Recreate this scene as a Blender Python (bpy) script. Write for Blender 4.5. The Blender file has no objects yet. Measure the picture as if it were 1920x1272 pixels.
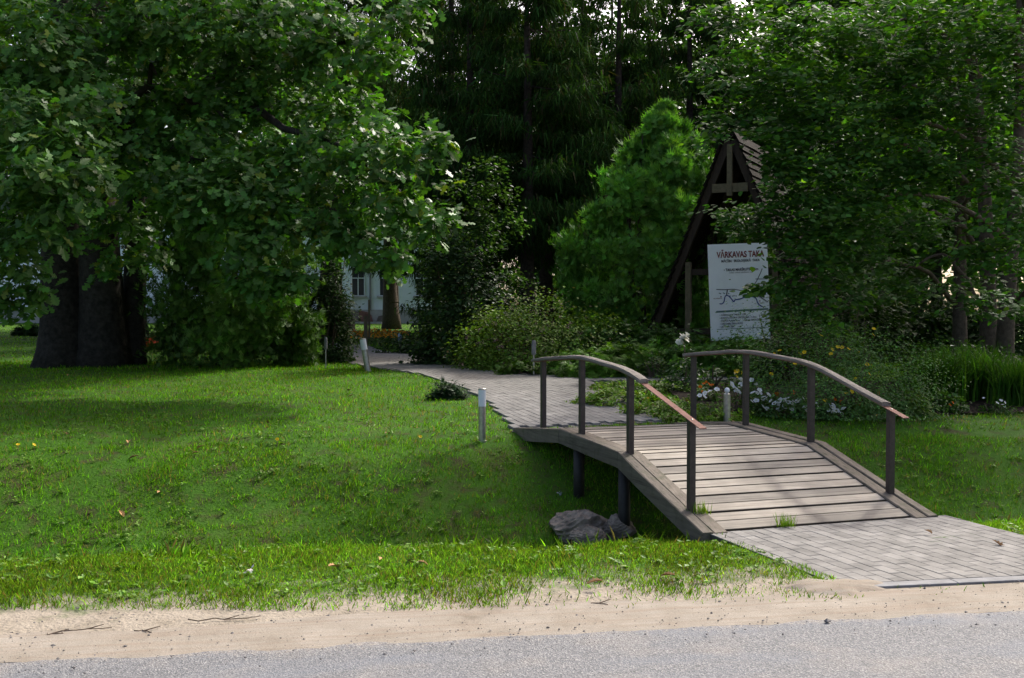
import bpy, math
import numpy as np
from mathutils import Matrix, Vector
R = math.radians
rng = np.random.default_rng(7)
SC = bpy.context.scene
COL = SC.collection

# ------------------------------------------------------------------ camera, sky, sun, exposure
CAMZ, FPX, PITCH = 1.7, 2000.0, math.atan(51/2000)
cam = bpy.data.cameras.new('camera'); cam.sensor_width = 36; cam.lens = 36*FPX/1920
cam.clip_start = .05; cam.clip_end = 2000
co = bpy.data.objects.new('camera', cam); COL.objects.link(co)
co.location = (0, 0, CAMZ); co.rotation_euler = (R(90)-PITCH, 0, 0); SC.camera = co
SUN_EL, SUN_D = R(39), Vector((.585, .811, 0)).normalized()
w = bpy.data.worlds.new('World'); SC.world = w; w.use_nodes = True
nt = w.node_tree; bg = nt.nodes['Background']; sky = nt.nodes.new('ShaderNodeTexSky')
sky.sky_type = 'NISHITA'; sky.sun_disc = False; sky.sun_elevation = SUN_EL
sky.sun_rotation = math.atan2(SUN_D.x, SUN_D.y); sky.air_density = .6; sky.dust_density = 6.0; sky.ozone_density = .4
nt.links.new(sky.outputs[0], bg.inputs[0]); bg.inputs[1].default_value = .15
sl = bpy.data.lights.new('sun', 'SUN'); sl.energy = 2.0; sl.angle = R(2.2); sl.color = (1, .97, .91)
so = bpy.data.objects.new('sun', sl); COL.objects.link(so)
sd = Vector((SUN_D.x*math.cos(SUN_EL), SUN_D.y*math.cos(SUN_EL), math.sin(SUN_EL)))
so.rotation_euler = sd.to_track_quat('Z', 'Y').to_euler(); so.location = (20, 30, 30)
SC.view_settings.view_transform = 'Standard'; SC.view_settings.look = 'None'
SC.view_settings.exposure = 1.14; SC.view_settings.gamma = 1
SC.cycles.max_bounces = 6; SC.cycles.diffuse_bounces = 3; SC.cycles.transmission_bounces = 4

# ------------------------------------------------------------------ terrain maths
RD = np.array([math.cos(R(9.7)), math.sin(R(9.7))]); RN = np.array([-RD[1], RD[0]])
def sroad(x, y): return RN[0]*x + RN[1]*(np.asarray(y)-5.57)
PS = [-60, -.2, 0, .9, 1.9, 2.6, 3.3, 3.9, 4.7, 5.6, 6.5, 9, 14, 40, 80, 400]
PZ = [-.03, -.03, -.005, .01, 0.015, -.10, -.40, -.46, -.22, .17, .35, .48, .6, .7, .95, 1.2]
def hsh(x, y):
    return (np.sin(x*1.7+y*.6+1)*np.sin(y*1.3-x*.4+2)*.5+np.sin(x*3.9-y*2.1)*np.sin(y*4.3+x*1.1+.5)*.25+np.sin(x*8.1+y*5.3)*np.sin(y*9.1-x*6)*.12)
def zt(x, y):
    x = np.asarray(x, float); y = np.asarray(y, float); s = sroad(x, y)
    s = s+(.13*np.sin(x*.9+.5)+.08*np.sin(x*2.3+1)+.04*np.sin(x*5.1))*np.clip((s-1.2)/.8, 0, 1)*np.clip((5.5-s)/1.5, 0, 1)
    z = (np.interp(s-.12, PS, PZ)+np.interp(s, PS, PZ)+np.interp(s+.12, PS, PZ))/3
    return z + .028*hsh(x, y)*np.clip((s-1.2)/1.5, 0, 1)
CA, SA = math.cos(PITCH), math.sin(PITCH)
def ray(px, py):
    u, v = (px-960)/FPX, (636-py)/FPX
    return np.array([u, CA+v*SA, -SA+v*CA])
def atY(px, py, Y):
    d = ray(px, py); k = Y/d[1]
    return np.array([d[0]*k, Y, CAMZ+d[2]*k])
YY = np.concatenate([np.arange(4, 30, .02), np.arange(30, 160, .2)])
def atG(px, py):
    d = ray(px, py); k = YY/d[1]; x = d[0]*k; z = CAMZ+d[2]*k
    i = np.argmax(z < zt(x, YY)); return np.array([x[i], YY[i], float(zt(x[i], YY[i]))])
def project(P):
    P = np.asarray(P); x, y, z = P[..., 0], P[..., 1], P[..., 2]-CAMZ
    f = y*CA - z*SA; u = y*SA + z*CA
    return 960+FPX*x/f, 636-FPX*u/f, f

# ------------------------------------------------------------------ helpers
def new_mesh(name, V, faces, cols=None, smooth=False):
    """faces: int array (n,m) or list of such arrays"""
    V = np.asarray(V, np.float32)
    if isinstance(faces, np.ndarray): faces = [faces]
    faces = [np.asarray(f, np.int32) for f in faces if len(f)]
    me = bpy.data.meshes.new(name)
    nl = sum(f.size for f in faces); npoly = sum(len(f) for f in faces)
    me.vertices.add(len(V)); me.vertices.foreach_set('co', V.ravel())
    me.loops.add(nl); me.loops.foreach_set('vertex_index', np.concatenate([f.ravel() for f in faces]))
    me.polygons.add(npoly)
    tot = np.concatenate([np.full(len(f), f.shape[1], np.int32) for f in faces])
    st = np.concatenate([[0], np.cumsum(tot)[:-1]]).astype(np.int32)
    me.polygons.foreach_set('loop_start', st)
    me.polygons.foreach_set('use_smooth', np.full(npoly, bool(smooth)))
    me.update(calc_edges=True); me.validate()
    if cols is not None:
        a = me.attributes.new('Col', 'FLOAT_COLOR', 'POINT')
        c = np.ones((len(V), 4), np.float32); c[:, :3] = cols; a.data.foreach_set('color', c.ravel())
    return me
class MB:
    def __init__(s): s.V = []; s.F = {}; s.n = 0
    def add(s, V, F):
        V = np.asarray(V, float)
        for f in F: s.F.setdefault(len(f), []).append([i+s.n for i in f])
        s.V.append(V); s.n += len(V)
    def box(s, c, size, rz=0, taper=1):
        hx, hy, hz = np.array(size)/2
        p = np.array([[-hx,-hy,-hz],[hx,-hy,-hz],[hx,hy,-hz],[-hx,hy,-hz],[-hx*taper,-hy*taper,hz],[hx*taper,-hy*taper,hz],[hx*taper,hy*taper,hz],[-hx*taper,hy*taper,hz]])
        cr, sr = math.cos(rz), math.sin(rz)
        p = np.c_[p[:, 0]*cr-p[:, 1]*sr, p[:, 0]*sr+p[:, 1]*cr, p[:, 2]]+np.array(c)
        s.hexa(p)
    def hexa(s, p): s.add(p, [(0,3,2,1),(4,5,6,7),(0,1,5,4),(1,2,6,5),(2,3,7,6),(3,0,4,7)])
    def bar(s, A, B, wv, hv):
        """box from A to B with half vectors wv, hv"""
        A, B, wv, hv = map(np.asarray, (A, B, wv, hv))
        s.hexa(np.array([A-wv-hv, A+wv-hv, B+wv-hv, B-wv-hv, A-wv+hv, A+wv+hv, B+wv+hv, B-wv+hv]))
    def tube(s, pts, rad, n=10, cap=True, wob=0, seed=0):
        pts = np.asarray(pts, float); rad = np.broadcast_to(rad, len(pts)).astype(float)
        r_ = np.random.default_rng(seed); ph = r_.uniform(0, 6.28, 6)
        T = np.gradient(pts, axis=0); T /= np.linalg.norm(T, axis=1)[:, None]
        ref = np.array([0, 1, 0]) if abs(T[0][2]) > .7 else np.array([0, 0, 1.])
        rings = []
        for i, (p, t) in enumerate(zip(pts, T)):
            u = np.cross(t, ref); u /= np.linalg.norm(u); v = np.cross(t, u)
            a = np.arange(n)/n*2*math.pi
            rr = rad[i]*(1+wob*(np.sin(3*a+ph[0]+i*.15)+.6*np.sin(5*a+ph[1]-i*.2)+.5*np.sin(8*a+ph[2]+i*.3)+.5*np.sin(i*1.7+ph[3]+a)))
            rings.append(p+np.cos(a)[:, None]*u*rr[:, None]+np.sin(a)[:, None]*v*rr[:, None])
        V = np.concatenate(rings); F = []
        for i in range(len(pts)-1):
            for j in range(n):
                k = (j+1) % n; F.append((i*n+j, i*n+k, (i+1)*n+k, (i+1)*n+j))
        if cap: F += [tuple(range(n))[::-1], tuple(range((len(pts)-1)*n, len(pts)*n))]
        s.add(V, F)
    def lathe(s, c, prof, n=14, tilt=None):
        V = []; F = []
        for r, z in prof:
            a = np.arange(n)/n*2*math.pi; V.append(np.c_[r*np.cos(a), r*np.sin(a), np.full(n, z)])
        V = np.concatenate(V)
        if tilt is not None: V = V@np.array(tilt).T
        for i in range(len(prof)-1):
            for j in range(n): k = (j+1) % n; F.append((i*n+j, i*n+k, (i+1)*n+k, (i+1)*n+j))
        F += [tuple(range(n))[::-1], tuple(range((len(prof)-1)*n, len(prof)*n))]
        s.add(V+np.array(c), F)
    def mesh(s, name, smooth=False):
        return new_mesh(name, np.concatenate(s.V), [np.array(f) for f in s.F.values()], None, smooth)
def obj(name, me, mat, parent=None):
    o = bpy.data.objects.new(name, me); COL.objects.link(o)
    if mat is not None and not me.materials: me.materials.append(mat)
    if parent is not None:
        o.parent = parent
        if parent.type == 'EMPTY': o.matrix_parent_inverse = Matrix.Translation(-parent.location)
    return o
def root(name, loc, label, cat, group=None):
    o = bpy.data.objects.new(name, None); COL.objects.link(o); o.location = Vector([float(v) for v in loc]); o.empty_display_size = .2
    return tag(o, label, cat, group)
def tag(o, label=None, cat=None, group=None, kind=None):
    for k, v in (('label', label), ('category', cat), ('group', group), ('kind', kind)):
        if v: o[k] = v
    return o
def unit(v): return v/np.maximum(np.linalg.norm(v, axis=-1, keepdims=True), 1e-9)
def rnd(n, a=-1, b=1): return rng.uniform(a, b, n)
def rsph(n):
    v = rng.normal(size=(n, 3)); return unit(v)

# ------------------------------------------------------------------ materials
def M(name):
    m = bpy.data.materials.new(name); m.use_nodes = True
    return m, m.node_tree, m.node_tree.nodes['Principled BSDF']
def lk(nt, a, b): nt.links.new(a, b)
def nd(nt, t, **kw):
    n = nt.nodes.new(t)
    for k, v in kw.items():
        if k in n.inputs.keys(): n.inputs[k].default_value = v
        else: setattr(n, k, v)
    return n
def ramp(nt, src, stops):
    r = nt.nodes.new('ShaderNodeValToRGB'); e = r.color_ramp.elements
    while len(e) < len(stops): e.new(.5)
    for el, (p, c) in zip(e, stops): el.position = p; el.color = (*c, 1) if len(c) == 3 else c
    lk(nt, src, r.inputs[0]); return r.outputs[0]
def mixc(nt, f, a, b, mode='MIX'):
    m = nt.nodes.new('ShaderNodeMix'); m.data_type = 'RGBA'; m.blend_type = mode
    for s, v in ((m.inputs[0], f), (m.inputs[6], a), (m.inputs[7], b)):
        if hasattr(v, 'links'): lk(nt, v, s)
        elif isinstance(v, (int, float)): s.default_value = v
        else: s.default_value = (*v, 1)
    return m.outputs[2]
def noise(nt, scale, vec=None, detail=4, rough=.55):
    n = nd(nt, 'ShaderNodeTexNoise', Scale=scale, Detail=detail, Roughness=rough)
    if vec is not None: lk(nt, vec, n.inputs['Vector'])
    return n.outputs[0]
def pos(nt, rot=0, sc=(1, 1, 1)):
    g = nt.nodes.new('ShaderNodeNewGeometry'); mp = nt.nodes.new('ShaderNodeMapping')
    mp.vector_type = 'TEXTURE' if rot else 'POINT'
    lk(nt, g.outputs['Position'], mp.inputs[0]); mp.inputs['Rotation'].default_value = (0, 0, rot)
    if rot:
        m2 = nt.nodes.new('ShaderNodeMapping'); lk(nt, mp.outputs[0], m2.inputs[0]); m2.inputs['Scale'].default_value = sc
        return m2.outputs[0]
    mp.inputs['Scale'].default_value = sc
    return mp.outputs[0]
def bump(nt, b, h, st=.3, dist=.02):
    n = nd(nt, 'ShaderNodeBump', Strength=st, Distance=dist); lk(nt, h, n.inputs['Height']); lk(nt, n.outputs[0], b.inputs['Normal'])
def leafmat(name, tr=.35, rough=.45, spec=.35, tint=(1.15, 1.35, .32)):
    m, nt, b = M(name); a = nt.nodes.new('ShaderNodeAttribute'); a.attribute_name = 'Col'
    lk(nt, a.outputs[0], b.inputs['Base Color']); b.inputs['Roughness'].default_value = rough
    b.inputs['Specular IOR Level'].default_value = spec
    t = nt.nodes.new('ShaderNodeBsdfTranslucent'); lk(nt, mixc(nt, 1., a.outputs[0], tint, 'MULTIPLY'), t.inputs[0])
    mx = nt.nodes.new('ShaderNodeMixShader'); mx.inputs[0].default_value = tr
    lk(nt, b.outputs[0], mx.inputs[1]); lk(nt, t.outputs[0], mx.inputs[2]); lk(nt, mx.outputs[0], nt.nodes['Material Output'].inputs[0])
    return m
def plain(name, c, rough=.7, metal=0, var=.25, sc=12, spec=.4, bm=0, objvar=0):
    m, nt, b = M(name); n = noise(nt, sc, pos(nt), 6, .65)
    lo = tuple(v*(1-var) for v in c); hi = tuple(min(1, v*(1+var)) for v in c)
    cc = ramp(nt, n, [(.3, lo), (.7, hi)])
    if objvar:
        oi = nt.nodes.new('ShaderNodeObjectInfo')
        cc = mixc(nt, 1., cc, ramp(nt, oi.outputs['Random'], [(0, (1-objvar,)*3), (1, (1+objvar,)*3)]), 'MULTIPLY')
    lk(nt, cc, b.inputs['Base Color']); b.inputs['Roughness'].default_value = rough; b.inputs['Metallic'].default_value = metal
    b.inputs['Specular IOR Level'].default_value = spec
    if bm: bump(nt, b, noise(nt, sc*6, pos(nt), 5), bm, .01)
    return m
BANG = math.atan2(.63, 1.85)        # bridge width direction angle
def woodmat(name, c, rot, sc, wear=.45, moss=0, ov=.18, spec=.2):
    m, nt, b = M(name); v = pos(nt, rot, sc)
    g = noise(nt, 1, v, 8, .7); big = noise(nt, 2.2, pos(nt), 4)
    cc = ramp(nt, g, [(.30, tuple(k*.30 for k in c)), (.43, tuple(k*.8 for k in c)), (.55, c), (.75, tuple(k*1.35 for k in c))])
    cc = mixc(nt, ramp(nt, big, [(.38, (0, 0, 0)), (.62, (wear,)*3)]), cc, tuple(k*.55 for k in c))
    if moss: cc = mixc(nt, ramp(nt, noise(nt, 9, pos(nt), 5), [(.52, (0, 0, 0)), (.68, (moss,)*3)]), cc, (.05, .06, .025))
    oi = nt.nodes.new('ShaderNodeObjectInfo')
    cc = mixc(nt, 1., cc, ramp(nt, oi.outputs['Random'], [(0, (1-ov,)*3), (1, (1+ov, 1+ov*.95, 1+ov*.85))]), 'MULTIPLY')
    lk(nt, cc, b.inputs['Base Color']); b.inputs['Roughness'].default_value = .85; b.inputs['Specular IOR Level'].default_value = spec
    bump(nt, b, g, .6, .008); return m
mt = {}
mt['oak'] = leafmat('oak leaf', .34, .5, .28)
mt['lime'] = leafmat('lime leaf', .45, .6, .15)
mt['needle'] = leafmat('needle', .2, .8, .04)
mt['thuja'] = leafmat('thuja spray', .28, .6, .2)
mt['bush'] = leafmat('shrub leaf', .32, .55, .22)
mt['grass'] = leafmat('grass blade', .45, .6, .06, (1.25, 1.4, .42))
mt['petal'] = leafmat('petal', .3, .6, .2, (1, 1, 1))
def soilmat():
    m, nt, b = M('lawn soil'); p = pos(nt)
    c = ramp(nt, noise(nt, 1.4, p, 6), [(.35, (.032, .085, .006)), (.52, (.045, .12, .009)), (.7, (.06, .10, .014))])
    c = mixc(nt, ramp(nt, noise(nt, 5, p, 6), [(.5, (0, 0, 0)), (.68, (.8,)*3)]), c, (.055, .040, .022))
    vm = nt.nodes.new('ShaderNodeVectorMath'); vm.operation = 'DOT_PRODUCT'; g = nt.nodes.new('ShaderNodeNewGeometry'); lk(nt, g.outputs['Position'], vm.inputs[0]); vm.inputs[1].default_value = (-.1685, .9857, 0)
    mm = nd(nt, 'ShaderNodeMath', operation='MULTIPLY_ADD'); lk(nt, noise(nt, 3.5, p, 6, .65), mm.inputs[0]); mm.inputs[1].default_value = 1.6; lk(nt, vm.outputs['Value'], mm.inputs[2])
    mr = nd(nt, 'ShaderNodeMapRange'); mr.inputs[1].default_value = 7.05; mr.inputs[2].default_value = 7.6; mr.inputs[3].default_value = 1; mr.inputs[4].default_value = 0; lk(nt, mm.outputs[0], mr.inputs[0])
    sc_ = ramp(nt, noise(nt, 5, p, 8, .65), [(.3, (.21, .18, .135)), (.5, (.30, .26, .205)), (.7, (.36, .315, .25))])
    c = mixc(nt, mr.outputs[0], c, sc_)
    lk(nt, c, b.inputs['Base Color']); b.inputs['Roughness'].default_value = .95; b.inputs['Specular IOR Level'].default_value = .1
    bump(nt, b, noise(nt, 40, p, 6), .6, .03); return m
mt['soil'] = soilmat()
def sandmat():
    m, nt, b = M('sand'); p = pos(nt)
    c = ramp(nt, noise(nt, 3, p, 8, .65), [(.28, (.20, .17, .132)), (.42, (.275, .242, .196)), (.55, (.305, .272, .225)), (.72, (.355, .318, .265))])
    c = mixc(nt, ramp(nt, noise(nt, 160, p, 3), [(.60, (0, 0, 0)), (.72, (.7,)*3)]), c, (.14, .12, .10))
    st = noise(nt, 1, pos(nt, R(9.7), (.8, 26, 1)), 4)
    c = mixc(nt, ramp(nt, st, [(.46, (0, 0, 0)), (.66, (.6,)*3)]), c, (.25, .195, .145))
    lk(nt, c, b.inputs['Base Color']); b.inputs['Roughness'].default_value = .95; b.inputs['Specular IOR Level'].default_value = .1
    bump(nt, b, noise(nt, 70, p, 8, .7), .5, .012); return m
mt['sand'] = sandmat()
def roadmat():
    m, nt, b = M('chip seal asphalt'); p = pos(nt)
    vo = nd(nt, 'ShaderNodeTexVoronoi', Scale=120.); lk(nt, p, vo.inputs['Vector'])
    sep = nt.nodes.new('ShaderNodeSeparateColor'); lk(nt, vo.outputs['Color'], sep.inputs[0])
    c = ramp(nt, sep.outputs[0], [(0, (.10, .102, .106)), (.35, (.15, .153, .16)), (.75, (.20, .202, .206)), (1, (.30, .297, .288))])
    c = mixc(nt, ramp(nt, vo.outputs['Distance'], [(.45, (0, 0, 0)), (.8, (.55,)*3)]), c, (.10, .10, .10))
    c = mixc(nt, ramp(nt, noise(nt, 1.3, pos(nt, R(9.7), (.5, 1.6, 1)), 5), [(.48, (0, 0, 0)), (.62, (.5,)*3)]), c, (.15, .165, .19))
    c = mixc(nt, ramp(nt, noise(nt, 2.1, p, 6), [(.5, (0, 0, 0)), (.8, (.35,)*3)]), c, (.36, .31, .25))
    vm = nt.nodes.new('ShaderNodeVectorMath'); vm.operation = 'DOT_PRODUCT'; lk(nt, p, vm.inputs[0]); vm.inputs[1].default_value = (-.1685, .9857, 0)
    mm = nd(nt, 'ShaderNodeMath', operation='MULTIPLY_ADD'); lk(nt, noise(nt, 30, p, 8, .75), mm.inputs[0]); mm.inputs[1].default_value = .9; lk(nt, vm.outputs['Value'], mm.inputs[2])
    mr = nd(nt, 'ShaderNodeMapRange'); mr.inputs[1].default_value = 5.86; mr.inputs[2].default_value = 6.12; lk(nt, mm.outputs[0], mr.inputs[0])
    c = mixc(nt, mr.outputs[0], c, (.345, .30, .245))
    lk(nt, c, b.inputs['Base Color']); b.inputs['Roughness'].default_value = .85; b.inputs['Specular IOR Level'].default_value = .3
    bump(nt, b, vo.outputs['Distance'], .6, .008); return m
mt['road'] = roadmat()
mt['paver'] = plain('concrete paver', (.205, .197, .182), .9, 0, .3, 5, .15, .2, .12)
mt['mortar'] = plain('paver joint soil', (.13, .125, .11), .95, 0, .4, 20, .1)
mt['kerb'] = plain('kerb concrete', (.215, .215, .215), .9, 0, .2, 9, .2, .25, .08)
mt['plank'] = woodmat('weathered deck plank', (.39, .35, .29), BANG, (1.3, 38, 38), .65, 0, .28)
mt['plankedge'] = woodmat('plank edge with painted gap shade', (.055, .045, .034), BANG, (1.3, 38, 38), .5, .4)  # side faces coloured dark to stand in for shade between planks
mt['beam'] = woodmat('weathered edge beam', (.17, .145, .115), BANG+R(90), (2, 40, 40), .5, .5)
mt['rail'] = woodmat('weathered handrail', (.24, .21, .18), BANG+R(90), (2.5, 60, 60), .5)
mt['steel'] = plain('brown painted steel', (.045, .036, .032), .5, .2, .35, 25, .45)
mt['darksteel'] = plain('dark steel pipe', (.022, .020, .019), .6, .2, .4, 15)
mt['redsteel'] = plain('red primed flat bar', (.19, .10, .078), .85, 0, .3, 22, .1)
mt['inox'] = plain('brushed stainless steel', (.42, .41, .38), .35, .9, .25, 30)
mt['frost'] = plain('frosted lamp glass', (.72, .74, .78), .35, 0, .05, 8, .5)
mt['blue'] = plain('pale blue lamp plastic', (.30, .38, .55), .4, 0, .05, 8)
mt['darkwood'] = woodmat('dark stained timber', (.050, .036, .026), 0, (30, 30, 3), .4)
mt['shingle'] = woodmat('dark roof board', (.022, .017, .014), R(63), (3, 30, 30), .5, 0, .18, .03)
mt['signwhite'] = plain('sign panel white', (.82, .84, .85), .4, 0, .05, 3)
mt['red'] = plain('sign print red', (.18, .012, .012), .5, 0, .05, 3)
mt['black'] = plain('sign print dark', (.035, .03, .04), .5, 0, .05, 3)
mt['navy'] = plain('sign print blue', (.012, .035, .19), .5, 0, .05, 3)
mt['teal'] = plain('sign print grey green', (.10, .17, .16), .5, 0, .05, 3)
mt['bark'] = plain('grey bark', (.034, .031, .024), .95, 0, .6, 9, .1, .8)
mt['sprucebark'] = plain('spruce bark', (.055, .042, .034), .95, 0, .5, 12, .1, .8)
mt['limebark'] = plain('lime bark', (.085, .066, .050), .95, 0, .5, 14, .1, .6)
mt['rock'] = plain('granite boulder', (.22, .18, .145), .95, 0, .6, 9, .2, .7)
mt['plaster'] = plain('pale blue white plaster', (.80, .83, .86), .9, 0, .08, .8, .2)
mt['found'] = plain('grey plinth plaster', (.42, .40, .37), .9, 0, .15, 2, .2)
mt['brickpatch'] = plain('exposed red brick', (.20, .10, .075), .9, 0, .5, 5, .2)
mt['stonepatch'] = plain('exposed field stone', (.17, .14, .12), .9, 0, .5, 4, .2)
mt['glass'] = plain('dark window glass', (.03, .035, .04), .1, 0, .2, 1, .6)
mt['roofing'] = plain('grey roofing', (.12, .11, .11), .8, 0, .2, 1)
mt['bed'] = plain('dark bed soil', (.030, .023, .017), .98, 0, .5, 20, .05, .6)
mt['twig'] = plain('dry twig', (.12, .085, .06), .9, 0, .3, 30)
mt['dryleaf'] = plain('dry leaf', (.30, .17, .075), .8, 0, .35, 8, .2, 0, .35)
mt['pebble'] = plain('pebble', (.16, .15, .145), .85, 0, .6, 30, .3)
mt['stake'] = plain('weathered stake', (.13, .105, .06), .9, 0, .3, 14)

# ------------------------------------------------------------------ ground
def grid_axis(a, b, d0, c, gr):
    out = [c]; d = d0; x = c
    while x < b: x += d; out.append(x); d = d0 if abs(x-c) < 9 else d*gr
    d = d0; x = c
    while x > a: x -= d; out.insert(0, x); d = d0 if abs(x-c) < 9 else d*gr
    return np.array(out)
gx = grid_axis(-400, 400, .14, 0, 1.12); gy = grid_axis(-40, 600, .14, 11, 1.12)
GX, GY = np.meshgrid(gx, gy); nx, ny = len(gx), len(gy)
ii = np.arange(nx*ny).reshape(ny, nx)
quads = np.stack([ii[:-1, :-1], ii[:-1, 1:], ii[1:, 1:], ii[1:, :-1]], -1).reshape(-1, 4)
g = obj('ground', new_mesh('ground', np.c_[GX.ravel(), GY.ravel(), zt(GX, GY).ravel()], quads, None, True), mt['soil']); tag(g, 'mown lawn with a ditch beside the road', None, None, 'structure')
def strip(name, s0, s1, u0, u1, nu, ns, z, mat, label):
    u = np.linspace(u0, u1, nu); k = np.linspace(0, 1, ns)
    a, b = s0(u), s1(u); V = []
    for kk in k:
        s = a+(b-a)*kk; x = RD[0]*u+RN[0]*s; y = 5.57+RD[1]*u+RN[1]*s
        V.append(np.c_[x, y, z(x, y, s)])
    I = np.arange(nu*ns).reshape(ns, nu)
    q = np.stack([I[:-1, :-1], I[:-1, 1:], I[1:, 1:], I[1:, :-1]], -1).reshape(-1, 4)
    o = obj(name, new_mesh(name, np.concatenate(V), q, None, True), mat); return tag(o, label, None, None, 'structure')
wv = lambda u, k, a: a*(np.sin(u*k+1)+.6*np.sin(u*k*2.3+2)+.4*np.sin(u*k*5.1)+.25*np.sin(u*k*11.3+.7))
strip('road', lambda u: u*0-8, lambda u: .02+wv(u, 1.1, .02), -200, 200, 3000, 6, lambda x, y, s: s*0+.0, mt['road'], 'grey chip sealed asphalt road')
strip('sand_verge', lambda u: u*0-.05+wv(u, 2.3, .015), lambda u: .45+wv(u, .9, .05), -60, 60, 900, 14, lambda x, y, s: np.maximum(zt(x, y), -.02)+.012+.012*np.clip((s+.1)/.25, -1, 0)+.006*hsh(x*5, y*5), mt['sand'], 'sandy verge between asphalt and grass')

def spill(u0, s0, ru, rs, h, label):
    n = 40; V = [(0, 0, h)]; F = []; rr = (1, .72, .4)
    for k, r in enumerate(rr[::-1]):
        for j in range(n): a = j/n*6.2832; w_ = 1+.16*math.sin(3*a+1)+.1*math.sin(7*a)+.06*math.sin(13*a+2); V.append((ru*r*w_*math.cos(a), rs*r*w_*math.sin(a), {1: -.022, .72: .002, .4: h*.7}[r]))
    for j in range(n):
        F.append((0, 1+j, 1+(j+1) % n))
    Q = [(1+k*n+j, 1+(k+1)*n+j, 1+(k+1)*n+(j+1) % n, 1+k*n+(j+1) % n) for k in (0, 1) for j in range(n)]
    V = np.array(V); X = RD[0]*(u0+V[:, 0])+RN[0]*(s0+V[:, 1]); Y = 5.57+RD[1]*(u0+V[:, 0])+RN[1]*(s0+V[:, 1])
    tag(obj('sand_spill', new_mesh('sand_spill', np.c_[X, Y, V[:, 2]+.0235], [np.array(F), np.array(Q)], None, True), mt['sand']), label, None, None, 'structure')
spill(2.12, .60, .34, .20, .012, 'sand washed over the near corner of the paving')
# ------------------------------------------------------------------ bridge frame
FL = np.array([1.52, 8.10]); WD = np.array([1.85, .63]); WID = np.linalg.norm(WD); WD = WD/WID; FL = FL-WD*.11; WID = WID+.22; AD = np.array([-WD[1], WD[0]])
TK = [-.3, 0, 1.48, 2.92, 4.32, 4.6]; ZK = [-.03, .035, .445, .500, .365, .34]
def zd(t): return np.interp(t, TK, ZK)
def BP(t, v, dz=0): p = FL+AD*t+WD*v; return np.array([p[0], p[1], zd(t)+dz])
W3 = np.array([*WD, 0]); A3 = np.array([*AD, 0])
def tv(x, y): q = np.stack([np.asarray(x)-FL[0], np.asarray(y)-FL[1]], -1); return q@AD, q@WD

# ------------------------------------------------------------------ paving
def paver_mesh(l, wd, h=.05, c=.003):
    hx, hy = l/2, wd/2
    V = [(-hx,-hy,-h),(hx,-hy,-h),(hx,hy,-h),(-hx,hy,-h),(-hx,-hy,-c),(hx,-hy,-c),(hx,hy,-c),(-hx,hy,-c),(-hx+c,-hy+c,0),(hx-c,-hy+c,0),(hx-c,hy-c,0),(-hx+c,hy-c,0)]
    F = [(0,1,5,4),(1,2,6,5),(2,3,7,6),(3,0,4,7),(4,5,9,8),(5,6,10,9),(6,7,11,10),(7,4,8,11),(8,9,10,11)]
    return new_mesh('paver', np.array(V), np.array(F))
PMA = paver_mesh(.1955, .0955); PMA.materials.append(mt['paver'])
def in_poly(x, y, poly):
    x = np.asarray(x); ins = np.zeros(x.shape, bool); j = len(poly)-1
    for i in range(len(poly)):
        xi, yi = poly[i][:2]; xj, yj = poly[j][:2]
        c = ((yi > y) != (yj > y)) & (x < (xj-xi)*(y-yi)/(yj-yi+1e-12)+xi); ins ^= c; j = i
    return ins
def lay(parent, polys, zf, tr, vr, limit, tiltr=.0012):
    """running bond of pavers, long side along bridge axis"""
    C = []
    for iv, v in enumerate(np.arange(vr[0], vr[1], .1)):
        for t in np.arange(tr[0]+(iv % 2)*.1, tr[1], .2): p = FL+AD*(t+.1)+WD*(v+.05); C.append((p[0], p[1]))
    C = np.array(C); ok = np.zeros(len(C), bool)
    for pl in polys: ok |= in_poly(C[:, 0], C[:, 1], pl)
    C = C[ok]; C = C[np.argsort(np.hypot(C[:, 0], C[:, 1]))]
    Z = zf(C[:, 0], C[:, 1]); ang = math.atan2(AD[1], AD[0]); e = .08
    rest = []
    for i, (x, y) in enumerate(C):
        n = np.array([-(zf(x+e, y)-zf(x-e, y))/(2*e), -(zf(x, y+e)-zf(x, y-e))/(2*e), 1.]); n[:2] += rng.normal(0, tiltr, 2); n /= np.linalg.norm(n)
        a = A3+0; a = a-n*(a@n); a /= np.linalg.norm(a); b = np.cross(n, a)
        m = np.eye(4); m[:3, 0] = a; m[:3, 1] = b; m[:3, 2] = n; m[:3, 3] = (x, y, Z[i]+rng.normal(0, .0007))
        if i < limit:
            o = obj('paver', PMA, None, parent); o.matrix_basis = Matrix(m.tolist())
        else: rest.append(m)
    if rest:
        V0 = np.array([v.co[:] for v in PMA.vertices]); F0 = np.array([p.vertices[:] for p in PMA.polygons])
        Rm = np.array(rest); V = np.einsum('nij,kj->nki', Rm[:, :3, :3], V0)+Rm[:, None, :3, 3]
        F = (F0[None]+np.arange(len(Rm))[:, None, None]*len(V0)).reshape(-1, 4)
        o = obj('paving', new_mesh('paving', V.reshape(-1, 3), F), mt['paver'], parent); o['kind'] = 'stuff'
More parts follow.
